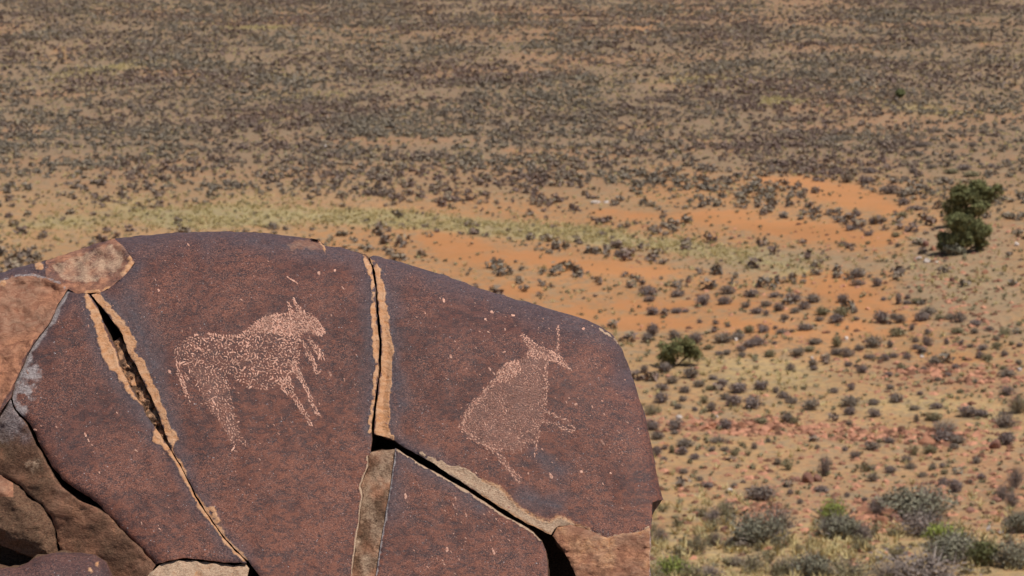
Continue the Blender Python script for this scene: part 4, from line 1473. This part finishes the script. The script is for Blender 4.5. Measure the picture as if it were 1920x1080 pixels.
tree("dark_bush", 1268, 690, [(-12, 26, 24, 25), (4, 32, 24, 26), (26, 28, 20, 24), (36, 18, 12, 16), (-22, 16, 14, 14)], M_TREE,
     "dark green round bush just right of the boulder's shoulder with shadow at its foot", 71, .045, 5200, None, "bush", .03)
tree("green_tree", 1802, 476, [(-22, 20, 25, 23), (2, 28, 28, 26), (30, 36, 24, 28), (34, 14, 15, 15), (-6, 52, 30, 24)], M_TREE,
     "front green tree on the stony slope at right, the lower of the pair", 73, .062, 12500, "pair of green trees on the right", "tree")
tree("green_tree", 1822, 424, [(-30, 30, 26, 27), (-12, 50, 27, 25), (10, 60, 26, 24), (32, 54, 19, 18), (44, 62, 12, 15), (-12, 16, 28, 22), (12, 32, 22, 20)], M_TREE,
     "back green tree on the stony slope at right, the upper of the pair", 74, .062, 12500, "pair of green trees on the right", "tree")
tree("green_bush", 1783, 480, [(0, 13, 24, 15), (14, 10, 16, 10)], M_GREYGREEN, "low dull green bush at the left foot of the front green tree", 75, .06, 1300, None, "bush", .03)
tree("green_bush", 1690, 186, [(0, 10, 11, 10)], M_DARKGREEN, "tiny solitary green bush far out on the grey plain", 76, .10, 500, None, "bush", .03)


# ------------------------------------------------------------------ stones
def stone_mesh(seed, flat=.6):
    r = np.random.default_rng(seed)
    import bmesh
    bm = bmesh.new()
    bmesh.ops.create_icosphere(bm, subdivisions=2, radius=.5)
    cuts = [(r.normal(0, 1, 3), r.uniform(.24, .40)) for _ in range(9)]
    for v in bm.verts:
        p = np.array(v.co)
        for nrm, dd in cuts:
            nn = nrm / np.linalg.norm(nrm)
            q = p @ nn - dd
            if q > 0: p = p - nn * q * .92
        p[2] = (p[2] + .12) * flat
        v.co = p
    me = bpy.data.meshes.new("stone")
    bm.to_mesh(me)
    bm.free()
    return me


ST = [stone_mesh(900 + i, .55 + .06 * i) for i in range(6)]
STONEMESH = {}
for key, mat in (("red", M_REDSTONE), ("brown", M_BROWNSTONE), ("pale", M_PALESTONE)):
    STONEMESH[key] = []
    for m in ST:
        c = m.copy()
        c.materials.append(mat)
        STONEMESH[key].append(c)

STONES = [
    (1495, 903, 22, 14, "brown", "left of three brown boulders in a row on stony ground", "boulder"),
    (1517, 905, 24, 16, "brown", "middle of three brown boulders in a row on stony ground", "boulder"),
    (1532, 903, 18, 13, "brown", "right of three brown boulders in a row on stony ground", "boulder"),
    (1865, 841, 23, 14, "brown", "square dark brown stone in pale grass near the right edge", "stone"),
    (1736, 833, 38, 17, "red", "large flat red rock right of the rubble streak", "stone"),
    (1691, 820, 15, 10, "red", "bright red stone left of the large flat red rock", "stone"),
    (1819, 960, 23, 11, "brown", "dark stone right of the biggest grey-green bush", "stone"),
    (1868, 941, 24, 12, "brown", "brown stone with pale top beside bare purple shrubs", "stone"),
    (1682, 979, 30, 12, "brown", "brown ledge rock under the biggest grey-green bush, right piece", "stone"),
    (1655, 984, 28, 12, "red", "red ledge rock under the biggest grey-green bush, left piece", "stone"),
    (1876, 1001, 16, 9, "pale", "pale stone near the grey-green bush at the right edge", "stone"),
    (1853, 995, 8, 8, "pale", "small white stone left of the pale stone near the right edge", "stone"),
    (1421, 958, 13, 9, "red", "orange stone with a dark side above the large grey-green shrub", "stone"),
    (1360, 993, 18, 10, "brown", "reddish brown stone below the small olive bush", "stone"),
    (1325, 978, 17, 9, "brown", "brown stone left of the pale twiggy shrub", "stone"),
    (1367, 920, 12, 7, "pale", "single pale pinkish stone on bare tan ground", "stone"),
    (1274, 784, 13, 6, "pale", "pale pink stone in the rubble nearest the boulder", "stone"),
    (1294, 784, 18, 8, "red", "flat red stone right of the pale pink stone", "stone"),
    (1392, 802, 20, 12, "red", "big orange stone in the middle of the rubble streak", "stone"),
    (1330, 803, 20, 10, "red", "red stone left of the big orange stone in the rubble", "stone"),
    (1344, 783, 8, 5, "pale", "small pale stone above the rubble streak", "stone"),
    (1316, 783, 10, 5, "red", "small red stone right of the flat red stone", "stone"),
    (1525, 822, 14, 8, "brown", "dark red stone at the right end of the rubble streak", "stone"),
    (1480, 800, 12, 6, "red", "small red stone right of the big orange stone", "stone"),
    (1545, 625, 9, 7, "red", "single reddish pink stone on the orange sand among grey shrubs", "stone"),
    (1118, 381, 20, 4, "pale", "white calcrete streak lying on the orange sand beyond the boulder", "stone"),
    (1137, 380, 10, 4, "pale", "small white stone right of the white streak", "stone"),
    (690, 363, 9, 5, "pale", "white stone alone in dark scrub behind the middle slab", "stone"),
    (612, 276, 11, 4, "pale", "white stone far out in the dark scrub on the left", "stone"),
    (1906, 461, 10, 7, "pale", "white stone at the right of the pair of green trees", "stone"),
    (1380, 639, 9, 5, "pale", "white stone among three grey shrubs on orange sand", "stone"),
    (1523, 673, 8, 5, "pale", "white stone beside a grey shrub right of the dark round bush", "stone"),
    (1587, 637, 8, 5, "pale", "pale stone left of grey shrubs in the orange clearing", "stone"),
    (1728, 671, 9, 5, "pale", "pale stone on tan sand between two grey shrubs at right", "stone"),
    (1912, 696, 10, 5, "pale", "pale stone at the right edge above the dead shrub", "stone"),
    (1800, 474, 9, 9, "red", "red stone in front of the pair of green trees", "stone"),
    (1848, 513, 14, 8, "red", "red stone with a black underside below the pair of green trees", "stone"),
    (1785, 528, 10, 6, "brown", "brown stone on the stony slope below the low dull green bush", "stone"),
    (1737, 462, 13, 9, "brown", "brown outcrop stone left of the low dull green bush, upper piece", "stone"),
    (1750, 470, 16, 9, "red", "red outcrop stone left of the low dull green bush, lower piece", "stone"),
    (1722, 488, 14, 6, "pale", "pale cream stone left of the low dull green bush", "stone"),
    (1738, 492, 16, 6, "pale", "longest pale cream stone in front of the outcrop", "stone"),
    (1758, 494, 10, 5, "pale", "small pale cream stone at the right of the cream row", "stone"),
    (1862, 702, 15, 7, "red", "red stone on the stony right slope below the shrubs", "stone"),
    (978, 305, 8, 4, "brown", "tiny black stone far out on the plain behind the right slab", "stone"),
]


def add_stones():
    G = ground_hit(np.array([(s[0], s[1]) for s in STONES], float))
    r = np.random.default_rng(47)
    for (px, py, w_, h_, kind, label, cat), g in zip(STONES, G):
        k = np.linalg.norm(g - CPOS) / FPX
        wm, hm = w_ * k, h_ * k
        o = link("stone", STONEMESH[kind][r.integers(6)], None, None, (g[0], g[1] + wm * .25, gz(g[0], g[1] + wm * .25)))
        o.rotation_euler = (r.normal(0, .1), r.normal(0, .1), r.uniform(0, 6.28))
        o.scale = (wm * 1.12, wm * 1.1, hm * 2.6)
        tag(o, label, cat, "stones lying about the plain and slope")
    # rubble nobody could count: one object
    n = 20000
    P = np.c_[r.uniform(1180, 2000, n), r.uniform(420, 1120, n)]
    st = blobs(P, STONY)
    red = blobs(P, [(1420, 803, 240, 16, .03, 1), (1680, 815, 200, 18, .03, 1), (1770, 700, 130, 18, .1, 1), (1660, 965, 80, 25, 0, .9), (1430, 955, 50, 20, 0, .8), (1740, 490, 50, 10, 0, .8)])
    keep = r.uniform(0, 1, n) < np.clip(.07 + .32 * st + .60 * red, 0, 1)
    P = P[keep]
    red = red[keep]
    G = ground_hit(P)
    base = np.array([v.co for v in stone_mesh(990).vertices])
    # coarse stone: octahedron-like chip with jitter
    o8 = np.array([(1, 0, 0), (0, 1, 0), (-1, 0, 0), (0, -1, 0), (.1, .1, .8), (.6, .6, .45), (-.6, .5, .4)], float)
    f8 = np.array([(0, 5, 4), (5, 1, 4), (1, 6, 4), (6, 2, 4), (2, 3, 4), (3, 0, 4), (0, 1, 5), (1, 2, 6)])
    m = len(G)
    sz = (.045 + .13 * r.uniform(0, 1, m) ** 2.2) * (1 + .8 * red * r.uniform(0, 1, m) ** 2)
    a = r.uniform(0, 6.28, m)
    Vv = o8[None] * (1 + r.normal(0, .18, (m, 7, 1)))
    ca, sa_ = np.cos(a)[:, None], np.sin(a)[:, None]
    Vv = np.stack([Vv[..., 0] * ca - Vv[..., 1] * sa_, Vv[..., 0] * sa_ + Vv[..., 1] * ca, Vv[..., 2] * .75], -1)
    Vv = Vv * sz[:, None, None] + G[:, None, :]
    F = (f8[None] + np.arange(m)[:, None, None] * 7).reshape(-1, 3)
    ob = link("rubble", mesh_np("rubble", Vv.reshape(-1, 3), F, {"tint": np.repeat(r.uniform(0, 1, m), 7)}), M_RUBBLE)
    tag(ob, "small red rubble strewn over the slope right of the boulder", "rubble", None, "stuff")


add_stones()


# ------------------------------------------------------------------ scrub beyond counting, and dry grass
def scatter(name, n_try, dens_fn, protos, mat, size_fn, label, cat, seed, ymin=62, ymax=420, tmax=2.2, squash=(.8, 1.2), avoid=True):
    r = np.random.default_rng(seed)
    y = np.sqrt(r.uniform(ymin ** 2, ymax ** 2, n_try))
    x = r.uniform(-tmax, tmax, n_try) * .188 * y
    Pw = np.c_[x, y, gz(x, y)]
    P = to_px(Pw)
    area = .5 * (ymax ** 2 - ymin ** 2) * 2 * tmax * .188 / n_try
    out = np.abs(x) > 1.15 * .188 * y                     # beside the view: fewer, larger
    keep = r.uniform(0, 1, n_try) < dens_fn(P, Pw) * area * np.where(out, .32, 1)
    # a little thinner just behind the boulder
    hid = inside(P, [(-400, 600), (0, 560), (420, 480), (690, 530), (1000, 620), (1150, 720), (1200, 900), (1200, 1300), (-400, 1300)])
    keep &= ~(hid & (r.uniform(0, 1, n_try) < .2))
    Pw, P = Pw[keep], P[keep]
    if avoid:
        U = np.array(USED)
        bad = np.zeros(len(P), bool)
        for ux, uy, ur in U:
            bad |= np.hypot(P[:, 0] - ux, (P[:, 1] - uy) * 1.3) < ur * .85
        Pw, P = Pw[~bad], P[~bad]
    m = len(Pw)
    sz = size_fn(P, r, m) * np.where(np.abs(Pw[:, 0]) > 1.15 * .188 * Pw[:, 1], 1.7, 1)
    a = r.uniform(0, 6.28, m)
    which = r.integers(0, len(protos), m)
    Vs, Fs, Ts, off = [], [], [], 0
    for k, (V, F, T) in enumerate(protos):
        s = np.where(which == k)[0]
        if not len(s): continue
        ca, sa_ = np.cos(a[s])[:, None], np.sin(a[s])[:, None]
        hz = r.uniform(*squash, len(s))[:, None]
        Q = np.stack([V[None, :, 0] * ca - V[None, :, 1] * sa_, V[None, :, 0] * sa_ + V[None, :, 1] * ca, V[None, :, 2] * hz], -1)
        Q = Q * sz[s][:, None, None] + Pw[s][:, None, :]
        Vs.append(Q.reshape(-1, 3))
        Fs.append((F[None] + (np.arange(len(s)) * len(V))[:, None, None]).reshape(-1, F.shape[1]) + off)
        Ts.append(np.clip(np.tile(T, len(s)) * .6 + np.repeat(r.uniform(0, .4, len(s)), len(V)), 0, 1))
        off += Q.shape[0] * Q.shape[1]
    ob = link(name, mesh_np(name, np.vstack(Vs), np.vstack(Fs), {"tint": np.concatenate(Ts)}), mat)
    tag(ob, label, cat, None, "stuff")
    globals().setdefault("COUNTS", []).append((name, m, off))
    return ob


def cheap(n, seed, size=.11, h=.55):
    r = np.random.default_rng(seed)
    return leaf_cloud(n, r, dome(r, 4, .26), size, up=.3, inner=.55)


CLEAR = None


def dens_scrub(P, Pw):
    n = fbm(P / np.array([150.0, 34.0]), 4, 131)
    n2 = fbm(Pw[:, :2] / 2.6, 2, 133)
    py = P[:, 1]
    d = np.interp(py, [-100, 0, 120, 240, 320, 360, 400, 440, 520, 620, 700, 800, 1100], [3.4, 3.4, 3.7, 3.8, 3.0, 2.2, 1.2, .85, .85, .66, .4, .25, .14])
    left = sstep(900, 500, P[:, 0])
    d = d * (1 - .55 * left * sstep(345, 400, py) * sstep(460, 430, py))
    right = sstep(1450, 1800, P[:, 0])
    d = d * (1 - .30 * right * sstep(80, 300, py))
    d = d * np.clip(1 + .62 * n, .30, 1.9) * np.clip(1 + .95 * n2, .15, 2.3)
    d = d * (1 - .97 * sstep(.30, .58, blobs(P, SAND) + .22 * fbm(P / np.array([60.0, 18.0]), 3, 135)))
    d = d * (1 - .80 * sstep(.3, .7, blobs(P, YGRASS)))
    d = d * (1 - .75 * sstep(.3, .7, blobs(P, [(1830, 500, 150, 90, .1, 1), (1420, 800, 250, 20, .03, .8)])))
    mm = (P[:, 0] > 1215) & (P[:, 1] > 545)                          # there the shrubs are placed one by one
    d = np.where(mm, d * .20, d)
    return d


scatter("scrub", 330000, dens_scrub, [cheap(26, 700 + i, .17) for i in range(8)], M_SCRUB,
        lambda P, r, m: np.interp(P[:, 1], [0, 300, 500, 700], [.44, .48, .70, .60]) * (.40 + 1.15 * r.uniform(0, 1, m) ** 1.8),
        "grey-brown scrub of the middle plain around the orange sand", "scrub", 201, ymax=205, tmax=2.2, squash=(.6, 1.0))
scatter("scrub", 620000, dens_scrub, [cheap(12, 710 + i, .24) for i in range(10)], M_SCRUB,
        lambda P, r, m: np.interp(P[:, 1], [0, 300, 500, 700], [.44, .48, .70, .60]) * (.40 + 1.15 * r.uniform(0, 1, m) ** 1.8),
        "grey-brown scrub covering the far plain", "scrub", 202, ymin=205, ymax=375, tmax=2.2, squash=(.6, 1.0))


def dens_small(P, Pw):
    d = np.interp(P[:, 1], [-100, 300, 420, 600, 900, 1100], [.5, .9, 1.3, 1.6, 1.8, 2.2])
    n2 = fbm(Pw[:, :2] / 1.7, 2, 143)
    d = d * np.clip(1 + .8 * n2, .1, 2.2)
    return d * (1 - .62 * sstep(.30, .6, blobs(P, SAND)))


scatter("dwarf_scrub", 260000, dens_small, [cheap(16, 720 + i, .22) for i in range(5)], M_OLIVE,
        lambda P, r, m: .10 + .22 * r.uniform(0, 1, m) ** 1.5, "tiny olive dwarf scrub dotted between the shrubs", "scrub", 203, ymax=300, squash=(.6, 1.0))


def tuft(seed, n=9):
    r = np.random.default_rng(seed)
    V, F, T = twigs(n, r, .75, .5, .045, .15)
    return V, F, T


def dens_grass(P, Pw):
    g = np.maximum(blobs(P, YGRASS) * 1.2, blobs(P, DRYGRASS))
    g = sstep(.1, .8, g + .2 * fbm(P / np.array([70.0, 18.0]), 3, 151))
    d = .6 + 2.6 * g + 4.5 * sstep(.15, .7, blobs(P, YGRASS)) + 7 * sstep(930, 1060, P[:, 1]) * g * (.4 + .6 * (fbm(Pw[:, :2] / 3.5, 2, 155) > -.1))
    return d * (1 - .92 * sstep(.30, .6, blobs(P, SAND))) * np.clip(1 + .7 * fbm(Pw[:, :2] / 2.0, 2, 153), .1, 2)


scatter("dry_grass", 650000, dens_grass, [tuft(740 + i) for i in range(6)], M_GRASS,
        lambda P, r, m: r.uniform(.22, .48, m) * np.interp(P[:, 1], [900, 1050], [1, 1.35]), "pale yellow dry grass growing in tufts over the plain", "grass", 205, ymax=330, squash=(.6, 1.0))


def dens_brush(P, Pw):
    d = np.interp(P[:, 1], [800, 900, 1000, 1060, 1200], [0, .05, .30, .85, 1.2])
    return d * np.clip(1 + 1.0 * fbm(Pw[:, :2] / 1.8, 2, 163), .05, 2.4)


def brush(seed):
    r = np.random.default_rng(seed)
    a = leaf_cloud(70, r, dome(r, 5, .28), .06, inner=.3)
    b = twigs(40, r, .75, .5, .012, .15)
    return merge_tri(a, b)


def merge_tri(a, b):
    return np.vstack([a[0], b[0]]), np.vstack([a[1], b[1] + len(a[0])]), np.concatenate([a[2], b[2]])


scatter("dry_brush", 90000, dens_brush, [brush(760 + i) for i in range(6)], M_OLIVE,
        lambda P, r, m: r.uniform(.25, .75, m), "mass of dry olive brush along the hill foot at the bottom", "brush", 207, ymin=60, ymax=95, squash=(.7, 1.2))
